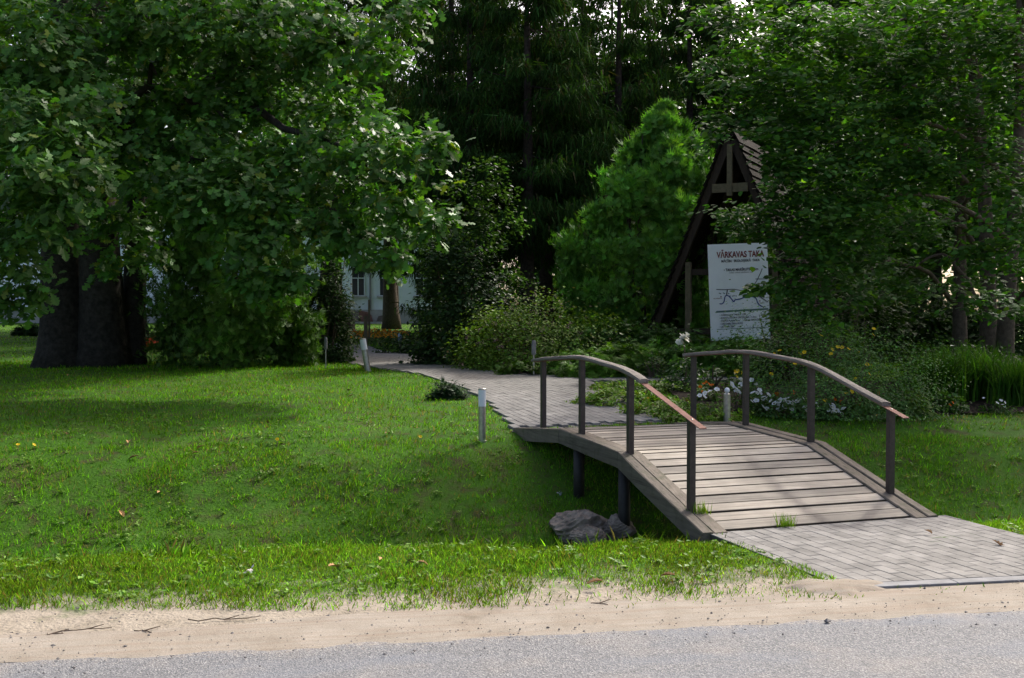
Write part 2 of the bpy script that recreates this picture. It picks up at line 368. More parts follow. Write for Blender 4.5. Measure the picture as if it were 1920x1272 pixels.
def sheet(name, poly, zoff, mat, label, step=.25):
    x0, y0 = np.min(np.array(poly)[:, :2], 0); x1, y1 = np.max(np.array(poly)[:, :2], 0)
    xs = np.arange(x0, x1+step, step); ys = np.arange(y0, y1+step, step); X, Y = np.meshgrid(xs, ys)
    I = np.arange(X.size).reshape(X.shape); q = np.stack([I[:-1, :-1], I[:-1, 1:], I[1:, 1:], I[1:, :-1]], -1).reshape(-1, 4)
    cx = X.ravel()[q].mean(1); cy = Y.ravel()[q].mean(1); q = q[in_poly(cx, cy, poly)]
    o = obj(name, new_mesh(name, np.c_[X.ravel(), Y.ravel(), (zt(X, Y)+zoff).ravel()], q), mat); return tag(o, label, None, None, 'structure')
# apron between bridge and road
SK = .53                                       # kerb line distance from road edge
ap = [tuple((FL+AD*t+WD*v)) for t, v in ((-.015, .07), (-.015, 2.28), (-2.2, 2.28), (-2.2, .07))]
apx, apy = np.array(ap).T
def clip_s(poly, s0):
    out = []
    for i in range(len(poly)):
        a, b = poly[i-1], poly[i]; sa, sb = sroad(*a)-s0, sroad(*b)-s0
        if (sa < 0) != (sb < 0): k = sa/(sa-sb); out.append((a[0]+(b[0]-a[0])*k, a[1]+(b[1]-a[1])*k))
        if sb >= 0: out.append(b)
    return out
APRON = clip_s(ap, SK+.10); APRON_K = clip_s(ap, SK)
zap = lambda x, y: np.asarray(x)*0+.02
pl = np.array(APRON)
m_ = MB(); m_.add(np.c_[np.r_[pl, pl], np.r_[np.full(len(pl), .013), np.full(len(pl), -.15)]], [tuple(range(len(pl)))]+[(i, (i+1) % len(pl), (i+1) % len(pl)+len(pl), i+len(pl)) for i in range(len(pl))])
apr = obj('pavement', m_.mesh('pavement'), mt['mortar']); tag(apr, 'grey paved apron at the foot of the bridge', None, None, 'structure')
def clip_poly(sub, cl):
    ar = sum(cl[i-1][0]*cl[i][1]-cl[i][0]*cl[i-1][1] for i in range(len(cl)))
    cl = cl if ar > 0 else cl[::-1]
    for i in range(len(cl)):
        a, b = np.array(cl[i-1]), np.array(cl[i]); out = []; side = lambda p: (b[0]-a[0])*(p[1]-a[1])-(b[1]-a[1])*(p[0]-a[0])
        for j in range(len(sub)):
            p, q = sub[j-1], sub[j]; sp, sq = side(p), side(q)
            if (sp < 0) != (sq < 0): out.append(p+(q-p)*(sp/(sp-sq)))
            if sq >= 0: out.append(q)
        sub = out
        if len(sub) < 3: return []
    return sub
def apron_paver(t0, v0, l=.2, w_=.1):
    g2 = .0022; c4 = [FL+AD*a+WD*b for a, b in ((t0+g2, v0+g2), (t0+g2, v0+w_-g2), (t0+l-g2, v0+w_-g2), (t0+l-g2, v0+g2))]
    c = clip_poly(c4, APRON); n = len(c)
    if n < 3: return
    ar = sum(c[i-1][0]*c[i][1]-c[i][0]*c[i-1][1] for i in range(n))/2
    if abs(ar) < .0012: return
    if ar < 0: c = c[::-1]
    m = sum(c)/n; z = .020+rng.normal(0, .0008); V = [(*p, -.03) for p in c]+[(*p, z-.003) for p in c]+[(*(p+(m-p)*.004/np.linalg.norm(m-p)), z) for p in c]
    F = [tuple(range(2*n, 3*n))]+[(i+k*n, (i+1) % n+k*n, (i+1) % n+(k+1)*n, i+(k+1)*n) for k in (0, 1) for i in range(n)]
    m_ = MB(); m_.add(V, F); obj('paver', m_.mesh('paver'), mt['paver'], apr)
for iv, v in enumerate(np.arange(.05, 2.35, .1)):
    apron_paver(-.215, v)
    for t in np.arange(-.415, -2.3, -.2): apron_paver(t-(iv % 2)*.1+(.1 if 0 else 0), v)
    if iv % 2: apron_paver(-.315, v, .1)
ke = [p for p in APRON_K if abs(sroad(*p)-SK) < .02]; ke = sorted(ke); L = math.dist(*ke[:2]); kd = np.array([ke[1][0]-ke[0][0], ke[1][1]-ke[0][1]])/L
KM = paver_mesh(.735, .096, .1, .003); KM.materials.append(mt['kerb'])
for i in range(3):
    c = np.array(ke[0])+kd*(L/6+i*L/3)+RN*.05; o = obj('kerbstone', KM, None, apr)
    a = math.atan2(kd[1], kd[0]); o.matrix_basis = Matrix.Translation((c[0], c[1], .0185))@Matrix.Rotation(a, 4, 'Z')@Matrix.Scale(L/3/.74, 4, (1, 0, 0))
# garden path
PLft = [(984, 812), (950, 790), (915, 755), (870, 732), (800, 707), (720, 695), (660, 683), (630, 668), (612, 655)]
PRgt = [(1252, 797), (1195, 765), (1130, 728), (1098, 713), (1060, 706), (960, 702), (890, 693), (820, 677), (760, 666), (705, 656), (690, 650), (655, 646), (612, 646)]
PATH = [tuple(atG(*p)[:2]) for p in PLft]+[tuple(atG(*p)[:2]) for p in PRgt[::-1]]
e0 = FL+AD*4.30; e1 = FL+AD*4.30+WD*WID
PATH[0] = tuple(e0-WD*.02); PATH[-1] = tuple(e1)
PATH2 = [tuple(atG(*p)[:2]) for p in ((1060, 717), (1500, 718), (1500, 706), (1060, 704))]
zp = lambda x, y: zt(x, y)+.03-.028*hsh(x, y)*.6
pth = sheet('garden_path', PATH, .006, mt['mortar'], 'grey paved garden path curving from bridge to house', .12)
lay(pth, [PATH], zp, (4.36, 34), (-16, 4), 300)
pth2 = sheet('side_path', PATH2, .006, mt['mortar'], 'narrow paved side path behind the flower bed', .12)
lay(pth2, [PATH2], zp, (4, 16), (-4, 9), 120)
BED = [tuple(atG(*p)[:2]) for p in ((1300, 775), (1420, 782), (1560, 786), (1700, 782), (1920, 775), (1990, 740), (1920, 712), (1500, 720), (1300, 722), (1250, 735))]
bed = sheet('flower_bed_soil', BED, .02, mt['bed'], 'dark soil of the flower bed beside the bridge', .12)

# ------------------------------------------------------------------ footbridge
br = root('footbridge', (FL[0], FL[1], 0), 'arched wooden footbridge with steel posts and weathered handrails over the ditch', 'footbridge')
PV0, PV1 = .225, WID-.225
tt = 0.0; k = 0; slope_pts = [0, 1.48, 2.92, 4.32]
while tt < 4.30:
    wd = .148 if k else .16
    wd *= rng.uniform(.96, 1.04); t1 = min(tt+wd, 4.31); g_ = .020+.005*rng.random()
    m_ = MB(); dz = rng.normal(0, .002); a0 = BP(tt+g_/2, PV0-.02+rng.uniform(-.01, .01), -.012+dz); a1 = BP(tt+g_/2, PV1+.02, -.012+dz+rng.normal(0, .002)); b0 = BP(t1-g_/2, PV0-.02, -.012+dz); b1 = BP(t1-g_/2, PV1+.02, -.012+dz)
    dn = np.array([0, 0, -.045]); c = .003; up = np.array([0, 0, -c])
    ia = A3*c
    V = np.array([a0+dn, a1+dn, b1+dn, b0+dn, a0+up, a1+up, b1+up, b0+up, a0+ia, a1+ia, b1-ia, b0-ia])
    m_.add(V, [(0,3,2,1),(0,1,5,4),(1,2,6,5),(2,3,7,6),(3,0,4,7),(4,5,9,8),(5,6,10,9),(6,7,11,10),(7,4,8,11),(8,9,10,11)])
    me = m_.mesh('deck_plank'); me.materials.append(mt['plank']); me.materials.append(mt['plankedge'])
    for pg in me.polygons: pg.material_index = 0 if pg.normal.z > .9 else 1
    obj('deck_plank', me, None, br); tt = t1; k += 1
def seg_beam(name, v0, v1, z0, z1, mat, t0=-.06, t1=4.34):
    ts = [t0, 1.48, 2.92, t1]
    for i in range(3):
        a, b = ts[i]+(.003 if i else 0), ts[i+1]-(.003 if i < 2 else 0); m_ = MB(); n = 5; c = .008
        prof = [(v0, z0), (v1, z0), (v1, z1-c), (v1-c, z1), (v0+c, z1), (v0, z1-c)]
        V = np.array([BP(t, v+rng.normal(0, .0015), z+rng.normal(0, .0015)) for t in np.linspace(a, b, n) for v, z in prof])
        F = [(i_*6+j, i_*6+(j+1) % 6, (i_+1)*6+(j+1) % 6, (i_+1)*6+j) for i_ in range(n-1) for j in range(6)]+[(5,4,3,2,1,0), tuple((n-1)*6+j for j in range(6))]
        m_.add(V, F); obj(name, m_.mesh(name), mat, br)
seg_beam('edge_beam', 0, .095, -.135, .012, mt['beam']); seg_beam('edge_board', .102, .222, -.03, .004, mt['beam'])
seg_beam('edge_beam', WID-.095, WID, -.135, .012, mt['beam']); seg_beam('edge_board', WID-.222, WID-.102, -.03, .004, mt['beam'])
for v in (.45, WID/2, WID-.45): seg_beam('joist', v-.05, v+.05, -.19, -.06, mt['beam'], .1, 4.2)
LT, RT = [.32, 1.45, 2.57, 3.66], [.40, 1.56, 2.74, 3.89]
LZ, RZ = [.845, 1.152, 1.235, 1.165], [.862, 1.188, 1.262, 1.183]
for T, Zs, v in ((LT, LZ, .11), (RT, RZ, WID-.11)):
    for t, z in zip(T, Zs):
        m_ = MB(); p = BP(t, v); m_.box((p[0], p[1], (z+p[2]-.05)/2), (.052, .052, z-p[2]+.05), BANG); obj('post', m_.mesh('post'), mt['steel'], br)
for t, v in ((1.55, .10), (2.62, .10), (1.6, WID-.1), (2.7, WID-.1)):
    p = BP(t, v); zb = zt(p[0], p[1]); m_ = MB(); m_.tube([(p[0], p[1], zb-.2), (p[0], p[1], p[2]-.06)], .055, 14); obj('support_pipe', m_.mesh('support_pipe', True), mt['darksteel'], br)
def rail(T, Zs, v, wt0, wt1, mt0):
    from_t = np.array([mt0]+T+[wt1]); z0 = Zs[0]+(Zs[1]-Zs[0])/(T[1]-T[0])*(mt0-T[0])
    zz = np.array([z0]+Zs+[Zs[3]-.02*(wt1-T[3])/.2])
    fine = np.linspace(mt0, wt1, 200); zf = np.interp(fine, from_t, zz); ker = np.ones(31)/31
    zs = np.convolve(np.pad(zf, 15, mode='reflect', reflect_type='odd'), ker, 'valid')
    zr = lambda t: np.interp(t, fine, zs)
    m_ = MB(); n = 26; prof = [(-.042, 0), (.042, 0), (.046, .014), (.040, .030), (.018, .036), (-.018, .036), (-.040, .030), (-.046, .014)]
    V = []
    for i, t in enumerate(np.linspace(wt0, wt1, n)):
        for a, b in prof:
            q = FL+AD*(t+(rng.normal(0, .012) if i in (0, n-1) else 0))+WD*(v+a*(1+rng.normal(0, .05))); V.append((q[0], q[1], zr(t)+.008+b*(1+rng.normal(0, .06))))
    k = len(prof); F = [(i*k+j, i*k+(j+1) % k, (i+1)*k+(j+1) % k, (i+1)*k+j) for i in range(n-1) for j in range(k)]+[tuple(range(k))[::-1], tuple((n-1)*k+j for j in range(k))]
    m_.add(V, F); obj('handrail', m_.mesh('handrail'), mt['rail'], br)
    m_ = MB(); n = 24; V = []
    for t in np.linspace(mt0, wt1-.05, n):
        for a, b in ((-.03, 0), (.03, 0), (.03, .007), (-.03, .007)): q = FL+AD*t+WD*(v+a); V.append((q[0], q[1], zr(t)+b))
    F = [(i*4+j, i*4+(j+1) % 4, (i+1)*4+(j+1) % 4, (i+1)*4+j) for i in range(n-1) for j in range(4)]+[(3,2,1,0), tuple((n-1)*4+j for j in range(4))]
    m_.add(V, F); fb = obj('flat_bar', m_.mesh('flat_bar'), mt['redsteel'], br)
    q = FL+AD*(T[0]-.01)+WD*v; m_ = MB(); m_.lathe((q[0], q[1], zr(T[0]-.01)+.006), [(.009, 0), (.009, .005), (.004, .008)], 8); obj('bolt', m_.mesh('bolt'), mt['inox'], fb)
rail(LT, LZ, .11, 1.17, 3.93, .13); rail(RT, RZ, WID-.11, .47, 4.08, .20)

# ------------------------------------------------------------------ boulders
def rock(px, py, Y, r, label, seed, fl=.7):
    r_ = np.random.default_rng(seed); p = atY(px, py, Y); n, k = 40, 24
    D = unit(r_.normal(size=(16, 3))); cut = r_.uniform(.62, .95, 16); ph = r_.uniform(0, 6.28, 12)
    a, b = np.meshgrid(np.arange(n)/n*6.2832, -math.pi/2+np.arange(k+1)/k*math.pi)
    d = np.stack([np.cos(a)*np.cos(b), np.sin(a)*np.cos(b), np.sin(b)], -1).reshape(-1, 3)
    s = np.minimum(1, np.min(cut/np.maximum(d@D.T, 1e-3), 1)); q = d*s[:, None]*5
    s = s*(1+.05*np.sin(q[:, 0]*2.1+ph[0])*np.sin(q[:, 1]*2.7+ph[1])+.035*np.sin(q[:, 2]*6+ph[2]+q[:, 0]*3)+.02*np.sin(q[:, 0]*11+ph[3])*np.sin(q[:, 2]*13+ph[4])+r_.normal(0, .008, len(s)))
    I = np.arange(n*(k+1)).reshape(k+1, n); F = np.stack([I[:-1], np.roll(I[:-1], -1, 1), np.roll(I[1:], -1, 1), I[1:]], -1).reshape(-1, 4)
    o = obj('boulder', new_mesh('boulder', p+d*s[:, None]*np.array([r, r*.8, r*fl]), F, None, False), mt['rock']); tag(o, label, 'boulder', 'boulders in the ditch under the bridge')
rock(1092, 993, 9.75, .36, 'large brown grey boulder in the ditch at the foot of a bridge pipe', 3, .62)
rock(1100, 1008, 9.3, .17, 'small low boulder in front of the large one under the bridge', 5, .6)
rock(1160, 992, 9.6, .17, 'dark boulder between the two bridge support pipes', 8, .8)
#PART2
# ------------------------------------------------------------------ house far behind the lawn
HY = 75.0
def hx(px, Y=HY): return (px-960)*Y/FPX
HG = float(zt(-15, HY)); zpix = lambda py, Y=HY: atY(960, py, Y)[2]
zf0, zs0 = zpix(581), zpix(555)
house = root('manor_house', (hx(400), HY, HG), 'long pale blue white manor house across the far lawn', 'house')
X0, X1 = hx(-420), hx(811)
m_ = MB(); m_.box(((X0+X1)/2, HY+6, (zf0+8.2)/2), (X1-X0, 12, 8.2-zf0)); obj('wall', m_.mesh('wall'), mt['plaster'], house)
m_ = MB(); m_.box(((X0+hx(661))/2, HY-.25, (zf0+8.1)/2+.003), (hx(661)-X0, .5, 8.0-zf0)); obj('wall', m_.mesh('wall'), mt['plaster'], house)
m_ = MB(); m_.box(((X0+X1)/2, HY+5.95, (zf0+HG-.3)/2), (X1-X0+.16, 12.1, zf0-HG+.3-.01)); obj('plinth', m_.mesh('plinth'), mt['found'], house)
m_ = MB(); ry = 8.2
m_.add([(X0-.6, HY-.9, ry), (X1+.6, HY-.9, ry), (X1+.6, HY+12.6, ry), (X0-.6, HY+12.6, ry), (X0+4, HY+6, ry+3.6), (X1-4, HY+6, ry+3.6)], [(0,1,5,4), (2,3,4,5), (1,2,5), (3,0,4), (3,2,1,0)])
rf = obj('roof', m_.mesh('roof'), mt['roofing'], house)
m_ = MB(); m_.box((hx(420), HY+6, ry+3.7), (.9, .9, 2)); obj('chimney', m_.mesh('chimney'), mt['brickpatch'], rf)
for px, wpx in ((795, 30), (727, 30), (672, 24), (560, 30), (470, 30), (380, 30), (262, 28)):
    yy = HY if px > 661 else HY-.5; c = hx(px); wd = wpx*HY/FPX; hgt = 2.0; m_ = MB()
    m_.box((c, yy-.01, zs0+hgt/2), (wd, .1, hgt)); wn = obj('window', m_.mesh('window'), mt['glass'], house)
    m_ = MB()
    for dx in (-wd/2, 0, wd/2): m_.box((c+dx, yy-.07, zs0+hgt/2), (.07, .06, hgt+.06))
    for dz in (0, .62, 1): m_.box((c, yy-.073, zs0+hgt*dz), (wd, .055, .07))
    obj('frame', m_.mesh('frame'), mt['frost'], wn)
    m_ = MB(); m_.box((c, yy-.12, zs0-.07), (wd+.35, .24, .12)); obj('sill', m_.mesh('sill'), mt['found'], wn)
m_ = MB(); m_.tube([(hx(695), HY-.12, HG+.9), (hx(695), HY-.12, 8.2)], .07, 8); obj('downpipe', m_.mesh('downpipe'), mt['kerb'], house)
def wpatch(nm, pts, mat, off):
    m_ = MB(); V = [(hx(a), HY-off, zpix(b)) for a, b in pts]; V += [(x, y+.06, z) for x, y, z in V]; n = len(pts)
    m_.add(V, [tuple(range(n))]+[(i, (i+1) % n, (i+1) % n+n, i+n) for i in range(n)]); obj(nm, m_.mesh(nm), mat, house)
wpatch('bare_stone', [(630, 604), (673, 604), (673, 585), (655, 582), (630, 582)], mt['stonepatch'], .20)
wpatch('bare_brick', [(674, 604), (700, 604), (697, 592), (692, 586), (674, 582)], mt['brickpatch'], .19)
wpatch('bare_stone', [(706, 603), (722, 603), (722, 591), (710, 593)], mt['stonepatch'], .18)
wpatch('bare_brick', [(786, 604), (800, 604), (803, 588), (786, 589)], mt['brickpatch'], .19)
m_ = MB(); m_.box((hx(600), HY-.9, HG+.04), (9, 1.2, .14)); obj('footing', m_.mesh('footing'), mt['found'], house)

# ------------------------------------------------------------------ garden lamps
def lamp(px, py, Y, h, r, label, style='glass', tilt=(0, 0)):
    p = atG(px, py) if Y is None else np.array([(px-960)*Y/FPX, Y, 0.]); p[2] = float(zt(p[0], p[1]))
    T = np.array((Matrix.Rotation(tilt[0], 3, 'Y')@Matrix.Rotation(tilt[1], 3, 'X')))
    o = root('garden_lamp', p, label, 'lamp', 'bollard lamps along the garden path')
    q = lambda pr, nm, mat: (lambda m_: (m_.lathe(p, pr, 18, T), obj(nm, m_.mesh(nm, False), mat, o)))(MB())
    if style == 'glass':
        q([(r*1.3, -.05), (r*1.3, .012), (r, .014), (r, h*.66)], 'pole', mt['inox'])
        q([(r*1.06, h*.66+.001), (r*1.06, h*.97)], 'lamp_glass', mt['frost']); q([(r*1.1, h*.971), (r*1.1, h*.99), (r*.9, h)], 'cap', mt['inox'])
    elif style == 'ball':
        q([(r*1.2, -.05), (r*1.2, .012), (r, .014), (r, h*.82), (r*.6, h*.85)], 'pole', mt['inox'])
        bl = [(r*.75*math.sin(a), h*.92-r*.8*math.cos(a)) for a in np.linspace(.15, 3.1, 9)]; q(bl, 'lamp_glass', mt['frost'])
    else:
        q([(r*.4, -.05), (r*.4, h*.6)], 'pole', mt['inox']); q([(r*.8, h*.6), (r, h*.64), (r, h*.92), (r*.7, h)], 'lamp_glass', mt['blue'] if style == 'thin' else mt['kerb'])
lamp(904, 829, None, .59, .040, 'steel bollard lamp with white glass on the lawn beside the bridge')
lamp(690, 697, None, .62, .055, 'leaning white wooden looking bollard lamp on the brow of the lawn', 'glass', (R(-9), 0))
lamp(750, 664, None, .52, .05, 'thin lamp with a pale blue head beside the hedge at the path bend', 'thin')
lamp(611, 690, None, .6, .032, 'thin lamp half hidden by the dark shrub at the left path edge', 'grey')
lamp(1001, 0, 18.6, .63, .04, 'grey lamp in front of the pink flowering shrub', 'grey')
lamp(1363, 799, None, .46, .042, 'short steel bollard lamp with a white ball top among petunias', 'ball')
# stake behind the leaning lamp
p = atG(686, 655); m_ = MB(); m_.box((p[0], p[1], p[2]+.45), (.10, .06, 1.0), .3); m_.box((p[0]+.09, p[1]+.05, p[2]+.85), (.06, .05, 1.1), .1)
o = obj('wooden_stake', m_.mesh('wooden_stake'), mt['stake']); tag(o, 'weathered wooden stake standing behind the leaning lamp', 'stake')

# ------------------------------------------------------------------ A-frame shelter
SY = 21.0; apx_ = atY(1371, 253, SY); D2 = np.array([.45, .893, 0]); R2 = np.array([.893, -.45, 0]); UP = np.array([0, 0, 1.])
sh = root('shelter', (apx_[0], apx_[1], float(zt(apx_[0], apx_[1]))), 'steep dark timber shelter with a boarded pointed roof behind the sign', 'shelter')
zg = float(zt(apx_[0], apx_[1])); HT = apx_[2]-zg; KW = .385; DEP = 2.7
def leg(side, z, off=0): return np.array([apx_[0], apx_[1], 0])+R2*side*(HT-(z-zg))*KW*(1+.06*((z-zg)/HT-1)**2)+D2*off+UP*z
def part(nm, A, B, wv_, hv_, mat=None): m_ = MB(); m_.bar(A, B, wv_, hv_); return obj(nm, m_.mesh(nm), mat or mt['darkwood'], sh)
for off in (0, DEP/2, DEP):
    for sd_ in (-1, 1):
        A, B = leg(sd_, zg-.2, off), leg(sd_, apx_[2]-.12, off); t_ = unit(B-A); pn = np.cross(D2, t_); part('rafter', A, B, D2*.05, unit(pn)*.075)
zt1 = atY(960, 353, SY)[2]
part('tie_beam', leg(-1, zt1, -.06)+R2*.05, leg(1, zt1, -.06)-R2*.05, D2*.03, UP*.085, mt['stake'])
part('king_post', leg(0, zt1-.16, -.085), leg(0, apx_[2]-.2, -.085), R2*.05, D2*.04, mt['stake'])
zl = atY(960, 490, SY)[2]
for sd_, f in ((-1, .86), (1, .86)):
    b_ = leg(sd_, zl, .05); part('prop_post', np.array([b_[0]-sd_*R2[0]*.1, b_[1]-sd_*R2[1]*.1, zg-.1]), b_-R2*sd_*.1, R2*.055, D2*.05, mt['stake'])
part('cross_rail', leg(-1, zl-.2, .1)+R2*.15, leg(1, zl-.2, .1)-R2*.15, D2*.03, UP*.06)
part('cross_rail', leg(-1, zg+.7, .1)+R2*.15, leg(1, zg+.7, .1)-R2*.15, D2*.03, UP*.06)
part('cross_rail', leg(-1, zl+.75, DEP-.1)+R2*.1, leg(1, zl+.75, DEP-.1)-R2*.1, D2*.03, UP*.05)
part('ridge_board', leg(0, apx_[2]-.03, -.12), leg(0, apx_[2]-.03, DEP+.12), R2*.07, UP*.03, mt['shingle'])
nrow = 27
for sd_ in (-1, 1):
    for i in range(nrow):
        za = zg+.05+(HT-.1)*i/nrow; zb = za+(HT/nrow)*1.35
        for hlf in (0, 1):
            o0, o1 = (-.14, DEP*.46) if hlf == 0 else (DEP*.46+.012, DEP+.14)
            A0, A1 = leg(sd_, za, o0), leg(sd_, za, o1); B0, B1 = leg(sd_, zb, o0), leg(sd_, zb, o1); nn = unit(np.cross(A1-A0, B0-A0)); nn = nn if nn@R2*sd_ > 0 else -nn
            q = rng.normal(0, .006, 4)
            P_ = [A0+nn*(.135+q[0]), A1+nn*(.135+q[1]), B1+nn*(.095+q[2]*.3), B0+nn*(.095+q[3]*.3)]
            m_ = MB(); m_.hexa(np.array([x-nn*.022 for x in P_]+P_)); obj('shingle', m_.mesh('shingle'), mt['shingle'], sh)

# ------------------------------------------------------------------ sign board
GY_ = 19.6; tl, tr, bl = atY(1327, 459, GY_), atY(1438.5, 455, GY_+.12), atY(1330, 640, GY_)
SX = unit(tr-tl); SW = np.linalg.norm(tr-tl); SH = tl[2]-bl[2]; SZ = unit(np.array([-.015, 0, 1.])); SZ = unit(SZ-SX*(SZ@SX)); SN = np.cross(SX, SZ)
sg = root('information_sign', (*(tl+SX*SW/2)[:2], float(zt(tl[0], tl[1]))), 'white information board with red heading and a trail map in front of the shelter', 'sign')
def SP(a, b, d=0): return tl+SX*a*SW-SZ*b*SH+SN*d
m_ = MB(); m_.bar(SP(0, .5, -.012), SP(1, .5, -.012), SZ*SH/2, SN*.010); obj('panel', m_.mesh('panel'), mt['signwhite'], sg)
for a in (.1, .9):
    m_ = MB(); q = SP(a, .1, -.07); m_.box((q[0], q[1], (q[2]+.4)/2), (.09, .09, q[2]-.4)); obj('post', m_.mesh('post'), mt['darkwood'], sg)
Mrot = Matrix(((SX[0], SZ[0], SN[0], 0), (SX[1], SZ[1], SN[1], 0), (SX[2], SZ[2], SN[2], 0), (0, 0, 0, 1)))
def text(s, a, b, wfrac, hfrac, mat, nm='lettering', rot=0, weight=.0):
    cu = bpy.data.curves.new('print', 'FONT'); cu.body = s; cu.size = 1; cu.extrude = .001; cu.offset = weight; cu.materials.append(mat)
    f_ = bpy.data.objects.new('print', cu); COL.objects.link(f_); bpy.context.view_layer.update()
    me = bpy.data.meshes.new_from_object(f_.evaluated_get(bpy.context.evaluated_depsgraph_get())); bpy.data.objects.remove(f_); bpy.data.curves.remove(cu); me.name = nm
    o = obj(nm, me, mat, sg); xs_ = [v.co.x for v in me.vertices]; dx = max(max(xs_)-min(xs_), .01)
    sx = wfrac*SW/dx; sy = hfrac*SH/.72
    q = SP(a, b, .003)
    o.matrix_basis = Matrix.Translation(q)@Mrot@Matrix.Rotation(rot, 4, 'Z')@Matrix.Diagonal((sx, sy, 1, 1))
text('VĀRKAVAS TAKA', .145, .142, .80, .064, mt['red'], weight=.025)
text('MĀCĪBU  EKOLOĢISKĀ  TAKA', .215, .190, .645, .026, mt['black'], weight=.02)
text('• TAKAS MARŠRUTS 2,3km', .25, .283, .58, .028, mt['black'], weight=.02)
text('LAIKS TAKAS VEIKŠANAI 2 st.', .345, .306, .39, .012, mt['black'])
for i, (s, wf) in enumerate((('• VĀRKAVAS TAKA - 2.5st.', .45), ('• KRASTU FLORA UN FAUNA - 1,5st.', .61), ('• DZĪVĀ PĻAVA - 1st.    • PĻAVA EKOLOĢIJA - 1st.', .80), ('• ĀRSTNIECĪBAS AUGI', .38), ('• PĒTNIECĪBA', .24))):
    text(s, .155, .745+i*.0305, wf, .019, mt['black'], weight=.01)
text('VECVĀRKAVA', .06, .566, .145, .010, mt['red']); text('VĀRKAVA', .815, .632, .10, .010, mt['red'])
def ribbon(pts, wd, mat, nm='map_line', d=.002):
    pts = np.array(pts, float); m_ = MB()
    if len(pts) > 3:
        tt_ = np.arange(len(pts)); f = np.linspace(0, len(pts)-1, len(pts)*5); xs = np.interp(f, tt_, pts[:, 0]); ys = np.interp(f, tt_, pts[:, 1]); k = np.ones(5)/5
        pts = np.c_[np.convolve(np.pad(xs, 2, 'edge'), k, 'valid'), np.convolve(np.pad(ys, 2, 'edge'), k, 'valid')]
    asp = SH/SW; T = np.gradient(pts*np.array([1, asp]), axis=0); T = unit(T); nn = np.c_[-T[:, 1], T[:, 0]]*wd/2
    V = []
    for (a, b), (u, v_) in zip(pts, nn): V += [SP(a+u, b+v_/asp, d), SP(a-u, b-v_/asp, d)]
    m_.add(V, [(2*i, 2*i+1, 2*i+3, 2*i+2) for i in range(len(pts)-1)]); obj(nm, m_.mesh(nm), mat, sg)
ribbon([(.10, .465), (.25, .475), (.40, .470), (.50, .485), (.58, .492), (.68, .470), (.78, .42), (.88, .30), (.90, .265)], .012, mt['black'])
ribbon([(.78, .375), (.99, .38)], .012, mt['black'])
ribbon([(.155, .615), (.20, .622), (.24, .60), (.255, .54), (.30, .53), (.36, .565), (.40, .61), (.42, .58), (.50, .58), (.58, .56), (.66, .55), (.78, .565), (.80, .63), (.86, .66), (.89, .668)], .018, mt['navy'], d=.003)
ribbon([(.30, .475), (.285, .53)], .018, mt['black'], d=.0035); ribbon([(.80, .54), (.98, .62)], .012, mt['black']); ribbon([(.80, .548), (.965, .625)], .004, mt['black'])
ribbon([(.10, .700), (.98, .692)], .030, mt['teal']); ribbon([(.10, .882), (.98, .882)], .010, mt['teal'])
for a, b in ((.19, .545), (.84, .605)): ribbon([(a-.01, b), (a+.01, b)], .02, mt['red'], 'map_dot')
for i in range(10): a = .15+.032*i+rng.uniform(-.01, .01); b = .495+.02*rng.random()+(.03 if i > 5 else 0); ribbon([(a, b), (a+.02, b+.005)], .014, mt['teal'], 'map_dot')

# ------------------------------------------------------------------ leaf card builder
def tpl_rows(rows, curl=.12, fold=0):
    V = []; F = []
    for y, h in rows: V += [(-h, y, -curl*y*y), (h, y, -curl*y*y)]
    for i in range(len(rows)-1): F.append((2*i, 2*i+1, 2*i+3, 2*i+2))
    return np.array(V), np.array(F)
T_OAK = tpl_rows([(0, .03), (.20, .17), (.34, .09), (.52, .36), (.64, .14), (.80, .31), (1, .08)])
T_LIME = tpl_rows([(0, .16), (.22, .42), (.62, .36), (1, .02)])
T_LEAF = (np.array([(0, 0, 0), (.30, .5, .05), (0, 1, -.05), (-.30, .5, .05)]), np.array([(0, 1, 2, 3)]))
T_NEED = (np.array([(-.09, 0, 0), (.09, 0, 0), (.03, 1, -.1), (-.03, 1, -.1)]), np.array([(0, 1, 2, 3)]))
def fan(n, spread, wd):
    V = []; F = []
    for i in range(n):
        a = (i/(n-1)-.5)*spread; l = 1-.35*abs(a)/spread*2; c, s = math.sin(a), math.cos(a); b = .12*abs(i-(n-1)/2)
        k = len(V); V += [(-wd*s+c*b*.3, b*.5+wd*c, 0), (wd*s+c*b*.3, b*.5-wd*c, 0), (c*l, s*l, .06*(-1)**i)]; F.append((k, k+1, k+2))
    return np.array(V), np.array(F)
T_FAN = fan(5, 1.5, .088)
T_BLADE = (np.array([(-.5, 0, 0), (.5, 0, 0), (.0, 1, 0)]), np.array([(0, 1, 2)]))
def frames(H, N):
    N = unit(N); H = H-N*(H*N).sum(1, keepdims=True); H = unit(H); return np.cross(H, N), H, N
def cards(name, tpl, P, S, H, N, C, mat, parent, sx=1.0):
    V0, F0 = tpl; X, H, N = frames(H, N); S = np.broadcast_to(S, len(P))[:, None, None]; sx = np.broadcast_to(sx, len(P))[:, None, None]
    V = P[:, None]+S*(X[:, None]*V0[None, :, :1]*sx+H[:, None]*V0[None, :, 1:2]+N[:, None]*V0[None, :, 2:3])
    F = (F0[None]+np.arange(len(P))[:, None, None]*len(V0)).reshape(-1, F0.shape[1])
    return obj(name, new_mesh(name, V.reshape(-1, 3), F, np.repeat(C, len(V0), 0)), mat, parent)
